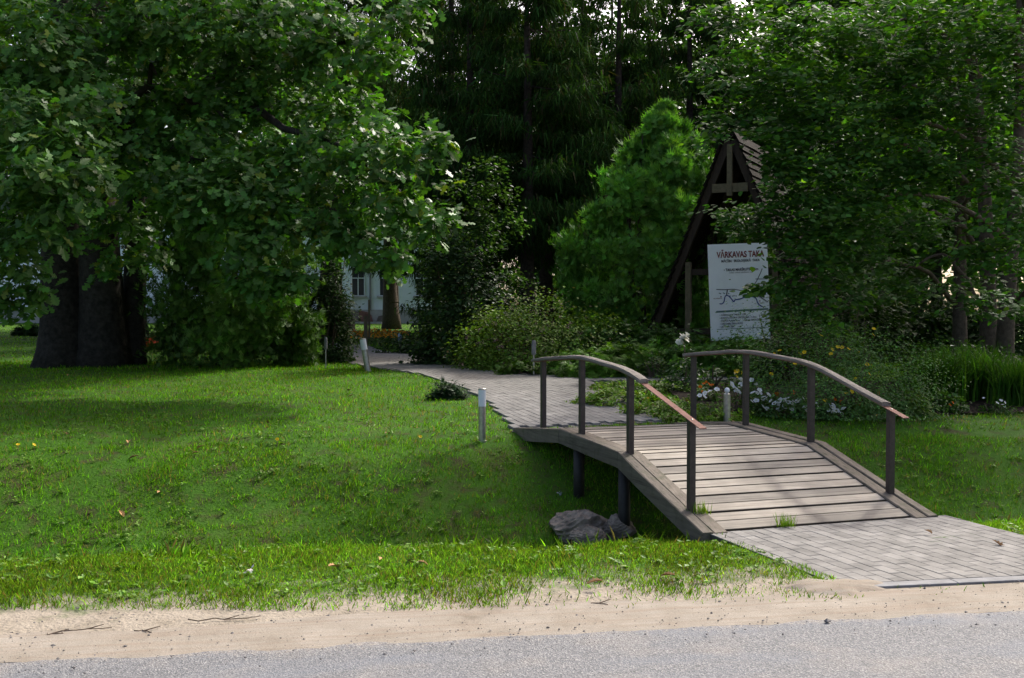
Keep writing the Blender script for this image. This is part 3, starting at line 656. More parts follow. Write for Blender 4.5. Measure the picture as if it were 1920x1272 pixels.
def colors(n, base, var=.3, alt=None, pa=.1):
    base = np.array(base, float)
    if base[1] > max(base[0], base[2]): base = base*np.array([1.12, 1.08, .74])
    c = base[None]*np.exp(rng.normal(0, var, (n, 1)))*(1+rng.normal(0, .08, (n, 3)))
    if alt is not None: k = rng.random(n) < pa; c[k] = np.array(alt)*np.exp(rng.normal(0, .2, (k.sum(), 1)))
    return np.clip(c, .002, .9)
def trunk(name, pts, rad, mat, parent, n=16, wob=.04, seed=0):
    m_ = MB(); m_.tube(pts, rad, n, True, wob, seed); return obj(name, m_.mesh(name, True), mat, parent)
def trunk_pts(x, y, h, lean=(0, 0), n=14, seed=0, amp=.06):
    r_ = np.random.default_rng(seed); z0 = float(zt(x, y)); k = np.linspace(0, 1, n)
    return np.c_[x+lean[0]*k+amp*np.sin(k*5+r_.uniform(0, 6)), y+lean[1]*k+amp*np.sin(k*4+r_.uniform(0, 6)), z0-.15+(h+.15)*k]
def trunk_rad(r, n=14, flare=.8, top=.35):
    k = np.linspace(0, 1, n); return r*((1-k)*(1-top)+top)+r*flare*np.exp(-k*n*.9)
def sprays(blobs, per, nleaf, spr, out=.75, droop=.25):
    """blobs: (centre, radii) -> points of leaves grouped in sprays, with outward vectors"""
    P = []; O = []
    for c, r, k in blobs:
        n = max(3, int(per*k)); d = rsph(n); rad = rng.uniform(.35, 1.0, n)**.6*(1+rng.normal(0, .1, n))
        a = c+d*r*rad[:, None]; dirs = unit(d*np.array([1, 1, .5])+np.array([0, 0, -droop])+rng.normal(0, .35, (n, 3)))
        t = rng.uniform(-.5, 1, (n, nleaf, 1)); q = a[:, None]+dirs[:, None]*t*spr+rng.normal(0, spr*.22, (n, nleaf, 3))*np.array([1, 1, .55])
        P.append(q.reshape(-1, 3)); O.append(np.repeat(dirs, nleaf, 0))
    return np.concatenate(P), np.concatenate(O)
def blob(px, py, rp, Y, dz=.8, k=1.0):
    c = atY(px, py, Y); r = rp*Y/FPX; return (c, np.array([r, r*1.0, r*dz]), k*max(.25, (r/.6)**2))

# ------------------------------------------------------------------ big oak on the left
ob = atG(150, 688); oak = root('oak_tree', (ob[0], ob[1], ob[2]), 'old oak with twin thick trunks and low leafy branches filling the upper left', 'tree')
def oak_trunk(px, r, h, lean, sd): x = (px-960)*ob[1]/FPX; return trunk('trunk', trunk_pts(x, ob[1]+rng.uniform(-.1, .3), h, lean, 18, sd), trunk_rad(r, 18, .65, .5), mt['bark'], oak, 22, .035, sd)
oak_trunk(122, .42, 7.5, (-.12, .2), 1); oak_trunk(188, .44, 9, (.12, -.3), 2); oak_trunk(226, .25, 8, (.35, .6), 3)
for i, (px, py, Y) in enumerate(((60, 250, 12.5), (300, 130, 14), (560, 130, 14), (700, 320, 12.8), (480, 400, 12.8), (180, 280, 13), (420, 220, 14), (720, 60, 13.5))):
    e = atY(px, py, Y*1.27); st = np.array([ob[0]+rng.uniform(.0, .8), ob[1]-.2, rng.uniform(3.6, 6)]); md = (st+e)/2+np.array([0, 0, .9]); k = np.linspace(0, 1, 12)[:, None]
    pts = (1-k)**2*st+2*k*(1-k)*md+k*k*e+rng.normal(0, .07, (12, 3)); trunk('branch', pts, np.linspace(.16, .02, 12), mt['bark'], oak, 8, .05, 20+i)
OB = [(40,330,95,11.2),(120,290,80,11.6),(55,415,55,11.2),(20,230,95,12),(150,215,80,12.4),(165,330,45,11.4),(50,80,120,13),(180,60,110,14),(100,160,85,13),(300,40,115,14),(430,50,110,14),(560,50,110,14),(650,85,85,13.6),(735,35,50,13.2),(775,10,35,13),(705,100,45,13.4),
 (300,160,95,15),(420,180,100,14.6),(540,165,100,14.2),(640,190,65,13.6),(360,265,90,13.6),(700,290,85,12.6),(775,290,55,12.2),(640,320,85,13),(560,290,90,13.5),(765,370,65,12.2),(700,405,80,12.6),(815,265,35,12.1),(810,420,30,12.1),
 (320,345,85,13),(420,370,90,12.6),(500,420,75,12.5),(480,320,90,13),(560,390,80,12.8),(450,470,62,12.3),(520,515,38,12.2),(600,440,60,12.6),(735,475,36,12.3),(250,290,70,13.4),(560,520,25,12.3),(660,440,55,12.5),(470,535,22,12.2),(110,370,50,11.3),(25,500,38,11.5),(60,545,24,11.6),(5,560,25,11.5),(20,450,40,11.3),(230,430,45,14),(180,395,45,13.6),(105,440,34,13),(270,480,40,14.2),(215,490,28,14)]
OK_ = 1.27
blobs = [blob(a, b, c*.84, Y*OK_, .72) for a, b, c, Y in OB]
blobs = [(c, r, k/OK_**2) for c, r, k in blobs]
P, O = sprays(blobs, 76, 12, .30)
hi = [(np.array([x, y, z]), np.array([1.5, 1.5, 1.1]), 3.) for x, y, z in ((-10, 18, 7.5), (-7, 18.5, 8.2), (-4.5, 19, 7.6), (-12, 21, 7), (-9, 22, 9.3), (-6, 22, 8.6), (-10, 26, 7.5), (-7, 26, 7.5), (-5, 20, 5.2), (-8, 20, 5.4), (-11.5, 19, 5.2), (-9.5, 20, 4.9), (-7, 21, 4.4), (-6, 24, 4.6), (-9, 25, 5), (-4, 23, 5.5))]
P2, O2 = sprays(hi, 26, 12, .45)
P = np.concatenate([P, P2]); O = np.concatenate([O, O2]); n = len(P); far = np.arange(n) >= n-len(P2)
u, v, f = project(P); keep = far | ((v < 600) & (u > -60)); P, O, far = P[keep], O[keep], far[keep]; n = len(P)
N = unit(np.array([0, -.25, .75])+O*.25+rng.normal(0, .42, (n, 3))); H = unit(O+rng.normal(0, .6, (n, 3))+np.array([0, 0, -.25])); S = rng.uniform(.12, .21, n)*np.where(far, 1.4, 1)
C = colors(n, (.050, .132, .028), .28, (.14, .19, .02), .04)
u, v, f = project(P); vis = (u > 5) & (u < 1915) & (v > 5) & (v < 620) & ~far
order = np.argsort(np.where(vis, f/S, 1e9))[:300]; sel = np.zeros(n, bool); sel[order] = True
cards('crown', T_OAK, P[~sel], S[~sel], H[~sel], N[~sel], C[~sel], mt['oak'], oak)
rows = [(0, .015), (.10, .05), (.20, .13), (.28, .09), (.40, .23), (.48, .14), (.60, .32), (.68, .19), (.80, .27), (.88, .15), (.96, .14), (1.02, .03)]
V0 = []; F0 = []
for y, h in rows: V0 += [(-h, y, .25*h-.1*y*y), (0, y, -.1*y*y), (h, y, .25*h-.1*y*y)]
for i in range(len(rows)-1): F0 += [(3*i, 3*i+1, 3*i+4, 3*i+3), (3*i+1, 3*i+2, 3*i+5, 3*i+4)]
LV = []
for c in ((.064, .14, .02), (.077, .155, .022), (.05, .115, .018), (.09, .175, .02), (.06, .13, .025)):
    me = new_mesh('leaf', np.array(V0), np.array(F0), np.array(c)); me.materials.append(mt['oak']); LV.append(me)
def leaf_objs(idx, P, S, H, N, meshes, parent):
    X, H_, N_ = frames(H[idx], N[idx])
    for j, i in enumerate(idx):
        o = obj('leaf', meshes[j % len(meshes)], None, parent); m = np.eye(4); m[:3, 0] = X[j]*S[i]; m[:3, 1] = H_[j]*S[i]; m[:3, 2] = N_[j]*S[i]; m[:3, 3] = P[i]; o.matrix_basis = Matrix(m.tolist())
leaf_objs(order, P, S, H, N, LV, oak)

# ------------------------------------------------------------------ lime trees on the right
lt = []
LTR = [(1808, 21.0, .135, 9.0, (-.3, 0), 'pale slanting trunked lime tree, leftmost of the trunks at the right'), (1857, 19.0, .15, 9.5, (-.5, .4), 'dark trunked lime tree between two others at the right edge'), (1896, 18.0, .14, 9.0, (.1, .3), 'lime tree with the trunk nearest the right edge of the picture')]
for i, (px, Y, r, h, le, lb) in enumerate(LTR):
    x = (px-960)*Y/FPX; z = float(zt(x, Y)); t_ = root('lime_tree', (x, Y, z), lb, 'tree', 'lime trees on the right'); lt.append(t_)
    trunk('trunk', trunk_pts(x, Y, h, le, 16, 40+i, .1), trunk_rad(r, 16, .3, .35), mt['limebark'], t_, 14, .04, 40+i)
    for j in range(5):
        st = np.array([x+le[0]*.4, Y, 1.8+j*1.0]); e = st+np.array([rng.uniform(-3.6, .5), rng.uniform(-4, 1), rng.uniform(.2, 1.2)]); k = np.linspace(0, 1, 10)[:, None]
        trunk('branch', st*(1-k)+e*k+np.array([0, 0, .5])*np.sin(k*3.1)+rng.normal(0, .03, (10, 3)), np.linspace(.06, .012, 10), mt['limebark'], t_, 7, .05, 60+i*9+j)
LB = [[(1350,40,60,16),(1420,60,80,16),(1330,120,35,16),(1400,150,80,15.5),(1500,60,90,16),(1480,170,90,15.5),(1350,225,42,15.5),(1345,250,30,15.3),(1580,120,100,16),(1560,230,100,15.5),(1450,260,70,15.2),(1500,330,90,15),(1420,380,50,15),(1370,395,30,15),(1400,420,45,15),(1440,440,40,15),(1420,535,28,14.8),(1450,515,45,14.8),(1490,420,80,15),(1560,370,90,15),(1520,480,70,14.8),(1490,545,50,14.6),(1470,590,35,14.6),(1470,330,60,15),(1440,300,45,15),(1530,420,70,14.8),(1540,540,55,14.8),(1560,590,45,15)],
 [(1660,60,100,16.5),(1660,180,100,16),(1650,300,100,15.5),(1640,400,90,15.5),(1580,470,80,15.3),(1740,100,90,16),(1740,220,90,15.8),(1730,320,80,15.6),(1720,420,70,16.5),(1620,520,60,17),(1690,520,60,18)],
 [(1820,60,100,16),(1900,80,90,15.5),(1880,200,90,15.5),(1810,170,60,16.5),(1890,320,80,15),(1860,260,60,15.4),(1880,440,60,14.5),(1830,480,55,14.6),(1900,500,50,14.4),(1800,540,35,14.7),(1850,560,45,15),(1910,400,60,14.6),(1920,580,40,15)]]
T_L2 = T_LIME
for i, bl_ in enumerate(LB):
    P = []; Nn = []; Hh = []
    for px, py, rp, Y in bl_:
        c, r, k = blob(px, py, rp, Y, .8); ns = max(4, int(30*k))
        d = rsph(ns); a = c+d*r*(rng.uniform(.1, 1, ns)**.5)[:, None]
        az = rng.normal(-math.pi/2-.4, .9, ns); dr = np.c_[np.cos(az), np.sin(az), rng.normal(-.28, .18, ns)]; dr = unit(dr); sd_ = unit(np.cross(dr, np.array([0, 0, 1.])))
        L_ = rng.uniform(.45, .8, ns); m = 22
        t = rng.uniform(-.4, .6, (ns, m)); wv_ = rng.normal(0, .13, (ns, m))*(1-.5*(t+.4))
        q = a[:, None]+dr[:, None]*(t*L_[:, None])[..., None]+sd_[:, None]*wv_[..., None]+rng.normal(0, .02, (ns, m, 3))-np.array([0, 0, 1.])*(np.abs(wv_)*.35)[..., None]
        nrm = unit(np.cross(sd_, dr))[:, None]+rng.normal(0, .28, (ns, m, 3)); hd = dr[:, None]*.8+sd_[:, None]*np.sign(wv_)[..., None]*.7+rng.normal(0, .3, (ns, m, 3))
        P.append(q.reshape(-1, 3)); Nn.append(nrm.reshape(-1, 3)); Hh.append(hd.reshape(-1, 3))
    P, N, H = map(np.concatenate, (P, Nn, Hh)); N = N*np.sign(N[:, 2:3]+1e-6)
    u, v, f = project(P); cl = ((u > 1322) & (u < 1442) & (v > 452) & (v < 528)) | ((u > 1322) & (u < 1395) & (v >= 528) & (v < 645)) | ((u > 1335) & (u < 1428) & (v > 262) & (v < 372)) | ((u > 1395) & (u < 1442) & (v >= 555) & (v < 645)); k = ~cl | (rng.random(len(P)) < .06); P, N, H = P[k], N[k], H[k]
    xb, Yb = lt[i].location.x, lt[i].location.y
    hb = [(np.array([xb+dx, Yb+dy, z]), np.array([1.6, 1.6, 1.2]), 3.) for dx, dy, z in ((0, 0, 7.6), (-2, .5, 6.6), (1.6, .8, 6.4), (0, 2.5, 6.0), (-1, 3.2, 4.2), (2, 2.5, 4.0))]
    P2, O2 = sprays(hb, 22, 12, .4); n2 = len(P2)
    S = np.r_[rng.uniform(.07, .105, len(P)), rng.uniform(.11, .17, n2)]; P = np.r_[P, P2]; N = np.r_[N, unit(np.array([0, 0, .8])+rng.normal(0, .4, (n2, 3)))]; H = np.r_[H, O2]
    far = np.arange(len(P)) >= len(P)-n2; C = colors(len(P), (.044, .118, .028), .25, (.12, .23, .02), .06)
    u, v, f = project(P); vis = (u > 5) & (u < 1915) & (v > 5) & ~far; order = np.argsort(np.where(vis, f/S, 1e9))[:100]; sel = np.zeros(len(P), bool); sel[order] = True
    cards('crown', T_L2, P[~sel], S[~sel], H[~sel], N[~sel], C[~sel], mt['lime'], lt[i])
    if i == 0:
        LM = []
        for c in ((.058, .127, .022), (.048, .105, .018), (.068, .145, .02)):
            V0 = []; F0 = []; rows = [(0, .02), (-.06, .16), (.02, .34), (.25, .44), (.5, .38), (.75, .2), (1, .015)]
            for y, h in rows: V0 += [(-h, y, .15*h-.1*y*y), (0, max(y, 0), -.1*y*y), (h, y, .15*h-.1*y*y)]
            for j in range(len(rows)-1): F0 += [(3*j, 3*j+1, 3*j+4, 3*j+3), (3*j+1, 3*j+2, 3*j+5, 3*j+4)]
            me = new_mesh('leaf', np.array(V0), np.array(F0), np.array(c)); me.materials.append(mt['lime']); LM.append(me)
    leaf_objs(order, P, S, H, N, LM, lt[i])

# ------------------------------------------------------------------ spruces and other trees behind
def spruce(px, Y, h, rad, label, seed, zlow=1.5, nb=150, col=(.026, .060, .020)):
    r_ = np.random.default_rng(seed); x = (px-960)*Y/FPX; z0 = float(zt(x, Y)); t_ = root('spruce_tree', (x, Y, z0), label, 'tree', 'dark spruces behind the garden')
    trunk('trunk', trunk_pts(x, Y, h, (0, 0), 14, seed, .03), trunk_rad(.24, 14, .5, .1), mt['sprucebark'], t_, 12, .03, seed)
    P = []; H = []; N = []; m_ = MB()
    for b in range(nb):
        k = r_.random()**.9; z = z0+zlow+(h-zlow)*k; L_ = rad*(1-k)**.75*r_.uniform(.7, 1.1)+.3; az = r_.uniform(0, 6.283); d = np.array([math.cos(az), math.sin(az), 0]); s_ = np.array([-d[1], d[0], 0])
        n = int(60+250*L_/rad); t = r_.uniform(.12, 1, n)**.8; w_ = r_.normal(0, .22, n)*L_*(.35+.5*t)*.6; cz = z-.28*L_*t+.22*L_*t**3-.0*t
        q = np.array([x, Y, 0])+d*(t*L_)[:, None]+s_*w_[:, None]; q[:, 2] = cz-r_.uniform(0, .28, n)
        P.append(q); hd = d*r_.uniform(0, .3, n)[:, None]+s_*np.sign(w_)[:, None]*.15+np.array([0, 0, -1.])*r_.uniform(.5, 1.2, n)[:, None]; H.append(hd+r_.normal(0, .22, (n, 3))); N.append(d*.5+r_.normal(0, .7, (n, 3)))
        if b % 6 == 0 and Y < 38:
            kk = np.linspace(0, 1, 5); pp = np.c_[x+d[0]*kk*L_, Y+d[1]*kk*L_, z-.28*L_*kk+.22*L_*kk**3]; m_ = MB(); m_.tube(pp, np.linspace(.03, .006, 5), 5); obj('branch', m_.mesh('branch'), mt['sprucebark'], t_)
    P, H, N = map(np.concatenate, (P, H, N)); n = len(P)
    cards('crown', T_NEED, P, r_.uniform(.16, .42, n), H, N, colors(n, col, .35, (.055, .05, .022), .10), mt['needle'], t_, .75)
SPR = [(880, 33, 12.8, 3.6, 2.6, 'spruce with drooping boughs just right of the oak foliage'), (988, 31, 12.5, 3.4, 3.4, 'spruce with a bare lower trunk left of the bright thuja'), (1022, 35, 13.5, 3.6, 3.2, 'spruce standing just behind the bare trunked one'), (1160, 34, 13.2, 3.9, 2.4, 'spruce rising behind the bright thuja'), (1290, 37, 13.8, 4, 1.8, 'spruce rising behind the shelter roof'), (846, 40, 19, 5.2, 5.2, 'spruce behind the oak, its trunk hidden by leaves'), (610, 42, 14, 3.8, 5., 'farthest spruce behind the middle of the oak'), (1090, 43, 15, 4.2, 1.2, 'distant spruce between the two bare trunks and the thuja'), (925, 45, 15, 4.2, 1.2, 'distant spruce behind the dark tall shrub'), (630, 37, 17, 4.6, 5.4, 'spruce between the two behind the upper right of the oak'), (905, 41, 14.5, 4.2, 3.5, 'spruce left of the tall dark shrub top'), (1215, 48, 17, 4.6, 1, 'distant spruce above the top of the bright thuja'), (1350, 50, 17, 4.6, 1, 'distant spruce behind the shelter peak'), (738, 62, 28, 6.5, 9., 'distant spruce rising above the far lawn trunk'), (822, 50, 24, 5.6, 6.5, 'tall distant spruce behind the right edge of the oak foliage')]
for i, (px, Y, h, r, zl_, lb) in enumerate(SPR): spruce(px, Y, h, r, lb, 100+i, zl_, 140 if h > 18 else 115 if i < 5 else 75)
def broad(name, px, Y, h, r, label, seed, col=(.034, .085, .020), zlow=1.2, nl=9000, ls=(.22, .42), cat='tree', grp='broadleaf trees behind the garden', tr_r=.2, wide=1.0, pyb=None):
    x = (px-960)*Y/FPX; z0 = float(zt(x, Y)); t_ = root(name, (x, Y, z0), label, cat, grp)
    trunk('trunk', trunk_pts(x, Y, h*.85, (0, 0), 14, seed, .12), trunk_rad(tr_r, 14, .5, .25), mt['limebark'] if seed % 2 else mt['bark'], t_, 14, .04, seed)
    r_ = np.random.default_rng(seed); bl_ = []
    for j in range(16):
        k = r_.random(); zz = z0+zlow+(h-zlow)*k; rr = r*math.sin(math.pi*(.15+.8*k))**.6; az = r_.uniform(0, 6.283); q = rr*r_.uniform(.2, .8)
        bl_.append((np.array([x+math.cos(az)*q*wide, Y+math.sin(az)*q, zz]), np.array([r*.42, r*.42, r*.32]), 1.))
    P, O = sprays(bl_, nl/16/12, 12, r*.16); n = len(P); k = P[:, 2] > z0+.1; P, O = P[k], O[k]; n = len(P)
    cards('crown', T_LEAF, P, rng.uniform(*ls, n), O+rng.normal(0, .5, (n, 3)), np.array([0, 0, .7])+rng.normal(0, .45, (n, 3)), colors(n, col, .3), mt['bush'], t_, 1.2)
    return t_
BT = [(1240, 45, 15, 4.5, 'tall broadleaf tree behind the spruces at the upper middle', .6), (1420, 40, 14, 4.5, 'broadleaf tree right behind the shelter', .5), (1560, 34, 12, 4, 'broadleaf tree behind the middle of the lime foliage', .4), (1660, 42, 14, 4.6, 'farther broadleaf tree behind the lime foliage', .5), (1760, 36, 12.5, 4, 'broadleaf tree behind the pale slanting lime trunk', 3.0), (1900, 38, 13, 4.4, 'broadleaf tree behind the trunks at the right edge', 3.2), (2020, 30, 11, 4.2, 'broadleaf tree past the right edge of the picture', 2.), (520, 48, 15, 4.5, 'tree far behind the left thuja', 4.5), (330, 50, 15, 4.5, 'tree far behind the oak between the trunks and thuja', 5.), (90, 52, 15, 5, 'tree far behind the oak trunks', 5.), (-80, 40, 13, 4.6, 'tree at the far left edge', 2.8), (1500, 55, 17, 5.5, 'farthest tall tree behind the shelter', .6), (1130, 58, 17, 5.5, 'farthest tall tree behind the spruces', 1.), (728, 67, 26, 7, 'farthest tall tree above the white house', 10.), (1150, 62, 25, 6.5, 'farthest tall tree high above the bright thuja', 9.)]
for i, (px, Y, h, r, lb, zl_) in enumerate(BT): broad('broadleaf_tree', px, Y, h, r, lb, 200+i, zlow=zl_, nl=9000)
b = broad('maple_tree', 735, 57, 15, 5, 'large trunked tree on the far lawn in front of the house', 231, zlow=5.0, nl=7000, tr_r=.38, grp='broadleaf trees behind the garden')
b = broad('maple_tree', 262, 38, 13, 4.2, 'dark straight trunk between the oak and the left thuja', 232, zlow=4.5, nl=7000, tr_r=.30, grp='broadleaf trees behind the garden')
def wood(n, xr, yr, hf, label, col):
    x = rng.uniform(*xr, n); y = rng.uniform(*yr, n); top = hf(x)*(.82+.12*np.sin(x*.55+y*.3)+.08*np.sin(x*1.7+1)); z = zt(x, y)+top*rng.random(n)**.8
    o = cards('distant_wood', T_LEAF, np.c_[x, y, z], rng.uniform(.5, .95, n), rng.normal(0, 1, (n, 3)), np.array([0, -.2, .7])+rng.normal(0, .5, (n, 3)), colors(n, col, .35), mt['bush'], None, 1.5); tag(o, label, 'wood', None, 'stuff')
wood(28000, (2, 75), (92, 106), lambda x: 27.+0*x, 'dark distant wood closing the view behind the park', (.034, .085, .020))
wood(13000, (-75, 4), (112, 122), lambda x: 22.+0*x, 'distant wood behind the manor house', (.034, .085, .020))
# understory in the shade of the right hand trees
def bush(name, px, py, wpx, hpx, label, col, Y=None, nl=7000, ls=(.03, .06), tpl=None, mat='bush', var=.3, alt=None, pa=.06, seed=1, lump=9, flat=1, cat='shrub', up=.7, grp=None, depth=.8, hdir=None, sx=1.2):
    p = atG(px, py) if Y is None else np.array([(px-960)*Y/FPX, Y, float(zt((px-960)*Y/FPX, Y))]); Y = p[1]; W, Hh = wpx*Y/FPX/2, hpx*Y/FPX
    t_ = root(name, p, label, cat, grp); r_ = np.random.default_rng(seed)
    m_ = MB()
    for j in range(7):
        e = p+np.array([r_.uniform(-.7, .7)*W, r_.uniform(-.6, .6)*W*depth, Hh*r_.uniform(.5, .85)]); k = np.linspace(0, 1, 6)[:, None]; m_.tube((p+np.array([r_.uniform(-.1, .1), 0, -.05]))*(1-k)+e*k, np.linspace(.018, .004, 6)*max(1, Hh*.6), 5)
    obj('stems', m_.mesh('stems'), mt['twig'], t_)
    B = unit(r_.normal(size=(lump, 3))); B[:, 2] = np.abs(B[:, 2]); amp = r_.uniform(.0, .3, lump)
    nc = max(14, nl//38); dc = rsph(nc); dc[:, 2] = np.abs(dc[:, 2])-.12*rng.random(nc); dc = unit(dc); bc = .84+((np.clip(dc@B.T, 0, 1)**9)*amp).sum(1)
    rc = bc*(rng.uniform(.45, 1.12, nc)**.6); cc_ = dc*np.array([W, W*depth, Hh*.9])*rc[:, None]; sg_ = .10*min(W, Hh)+.03
    ci = rng.integers(0, nc, nl); d = unit(dc[ci]+rng.normal(0, .12, (nl, 3))); P = p+cc_[ci]+rng.normal(0, 1, (nl, 3))*sg_*np.array([1, 1, .75]); P[:, 2] = np.maximum(P[:, 2], p[2]+.02)
    cvar = np.exp(rng.normal(0, .22, nc))[ci][:, None]
    N = d*.55+np.array([0, 0, up])+rng.normal(0, .4, (nl, 3)); H = (d+rng.normal(0, .5, (nl, 3))+np.array([0, 0, .2])) if hdir is None else hdir(d, nl)
    cards('foliage', tpl or T_LEAF, P, rng.uniform(*ls, nl), H, N, colors(nl, col, var*.7, alt, pa)*cvar, mt[mat], t_, sx); return t_, p, W, Hh
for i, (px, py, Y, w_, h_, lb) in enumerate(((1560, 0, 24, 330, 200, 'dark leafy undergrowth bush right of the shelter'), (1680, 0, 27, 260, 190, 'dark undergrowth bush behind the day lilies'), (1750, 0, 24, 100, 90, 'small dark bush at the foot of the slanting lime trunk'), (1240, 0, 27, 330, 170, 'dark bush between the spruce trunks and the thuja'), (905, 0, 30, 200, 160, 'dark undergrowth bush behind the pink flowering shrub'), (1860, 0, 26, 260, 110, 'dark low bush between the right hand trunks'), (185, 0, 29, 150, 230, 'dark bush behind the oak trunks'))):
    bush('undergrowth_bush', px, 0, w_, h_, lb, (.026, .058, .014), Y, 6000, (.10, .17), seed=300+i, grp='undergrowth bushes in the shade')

# ------------------------------------------------------------------ conifers and shrubs of the garden
def conifer(name, px, Y, wpx, pyt, label, col, alt, n, ls, shape, seed, low=.0, trunks=1, lean=lambda z: 0.):
    x = (px-960)*Y/FPX; z0 = float(zt(x, Y)); t_ = root(name, (x, Y, z0), label, 'tree'); Hh = atY(px, pyt, Y)[2]-z0; W = wpx*Y/FPX/2
    for j in range(trunks): trunk('trunk', trunk_pts(x+.25*(j-(trunks-1)/2), Y, Hh*.9, (0, 0), 10, seed+j, .05), trunk_rad(.11, 10, .3, .1), mt['sprucebark'], t_, 9, .04, seed+j)
    r_ = np.random.default_rng(seed); nl = 150; lz = r_.random(nl)**.85; la = r_.uniform(0, 6.283, nl); lr = r_.uniform(.75, 1.08, nl)
    per = n//nl; P = []; D = []; CV = []
    for z, a, rr in zip(lz, la, lr):
        pr = shape(z)*W*rr; d = np.array([math.cos(a), math.sin(a), 0]); tip = np.array([x+lean(z), Y, z0+low+(Hh-low)*z])+d*pr
        L_ = max(.35, pr*.8); t = r_.uniform(0, 1, per)**.6; ax = unit(d*.75+np.array([0, 0, .75])); base = tip-ax*L_*.75
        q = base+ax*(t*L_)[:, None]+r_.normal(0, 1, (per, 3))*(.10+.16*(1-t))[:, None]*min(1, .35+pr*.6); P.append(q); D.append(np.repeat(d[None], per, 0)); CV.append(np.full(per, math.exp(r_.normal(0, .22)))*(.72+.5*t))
    CV = np.concatenate(CV); P, D = map(np.concatenate, (P, D)); k = P[:, 2] > z0+.02; P, D, CV = P[k], D[k], CV[k]; m = len(P)
    H = D*.6+np.array([0, 0, .75])+rng.normal(0, .45, (m, 3)); N = D+rng.normal(0, .55, (m, 3))
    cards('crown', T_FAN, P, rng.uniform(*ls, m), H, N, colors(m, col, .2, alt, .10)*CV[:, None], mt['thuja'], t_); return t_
thj = lambda z: (np.clip((1-z)/.55, 0, 1)**.8)*(.86+.16*np.clip(z/.25, 0, 1))
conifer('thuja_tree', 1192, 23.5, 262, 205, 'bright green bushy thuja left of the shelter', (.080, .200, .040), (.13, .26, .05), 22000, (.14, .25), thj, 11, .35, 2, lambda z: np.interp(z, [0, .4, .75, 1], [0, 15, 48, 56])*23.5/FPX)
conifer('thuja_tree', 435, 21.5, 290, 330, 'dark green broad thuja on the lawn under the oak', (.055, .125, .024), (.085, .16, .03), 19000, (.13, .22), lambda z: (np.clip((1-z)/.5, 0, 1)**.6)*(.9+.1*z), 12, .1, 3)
bush('dark_shrub', 612, 690, 110, 240, 'tall dark shrub between the left thuja and the path', (.03, .07, .022), 23.0, 7000, (.06, .10), seed=21)
t_, p, W_, H_ = bush('lilac_shrub', 872, 0, 190, 300, 'tall dark grey green shrub right of the oak foliage', (.034, .072, .034), 22.0, 15000, (.07, .12), seed=22, lump=20, var=.35)
bush('low_hedge', 830, 0, 200, 60, 'low dark hedge along the far path edge', (.020, .050, .014), 27.0, 5000, (.06, .10), seed=23, depth=.35, cat='hedge')
bush('low_hedge', 905, 0, 110, 95, 'dark rounded bush between the hedge and the pink flowering shrub', (.022, .052, .014), 25.0, 5000, (.06, .10), seed=24, cat='hedge')
sp, p, W_, H_ = bush('spirea_shrub', 985, 0, 262, 125, 'rounded pink flowering shrub at the bend of the path', (.115, .20, .040), 20.3, 12000, (.045, .085), seed=25, lump=22, alt=(.12, .085, .04), pa=.04)
d = rsph(26); d[:, 2] = np.abs(d[:, 2]); d[:, 1] = -np.abs(d[:, 1])
for q in d:
    c = p+q*np.array([W_, W_*.8, H_*.95])*.98; P = c+rng.normal(0, .025, (14, 3)); cards('blossom', T_LEAF, P, .03, rng.normal(0, 1, (14, 3)), rng.normal(0, .4, (14, 3))+np.array([0, -.3, 1]), colors(14, (.30, .20, .19), .2), mt['petal'], sp, 1.5)
JH = lambda d, n: d*np.array([1, 1, .3])+rng.normal(0, .35, (n, 3))+np.array([0, -.2, .25])
for i, (px, Y, w_, h_, lb, c) in enumerate(((1120, 18.9, 190, 52, 'spreading juniper mat beside the spirea', (.105, .225, .035)), (1265, 19.2, 240, 62, 'spreading juniper below the shelter entrance', (.08, .19, .035)), (1385, 18.9, 150, 72, 'juniper reaching up across the foot of the information board', (.085, .20, .035)), (1190, 20.0, 230, 78, 'darker juniper behind the spreading mat', (.045, .115, .025)))):
    bush('creeping_juniper', px, 0, w_, h_, lb, c, Y, 6500, (.10, .22), T_FAN, 'thuja', .3, None, 0, 400+i, 14, cat='shrub', grp='junipers around the sign', hdir=JH, up=.9, sx=.8)
bush('juniper_tuft', 840, 748, 58, 27, 'small dark juniper tuft on the lawn beside the path', (.018, .050, .022), None, 1300, (.06, .12), T_FAN, 'thuja', .25, None, 0, 410, cat='shrub', hdir=lambda d, n: d+rng.normal(0, .3, (n, 3))+np.array([0, 0, .4]), sx=.6)
bush('hosta_patch', 985, 704, 120, 26, 'low light green leafy plants at the path edge below the spirea', (.075, .150, .030), None, 1100, (.06, .12), T_LIME, 'bush', .2, None, 0, 411, cat='plant', depth=.6, sx=.8)
bush('hosta_patch', 1668, 778, 170, 40, 'light green leafy plants in the bed right of the bridge', (.12, .22, .05), None, 1300, (.05, .10), T_LIME, 'bush', .2, (.2, .22, .1), .05, 412, cat='plant', depth=.5, sx=.8)
bush('hosta_patch', 1760, 770, 110, 30, 'low leafy plants at the foot of the day lilies', (.050, .110, .030), None, 900, (.05, .09), T_LIME, 'bush', .2, None, 0, 413, cat='plant', depth=.5, sx=.8)
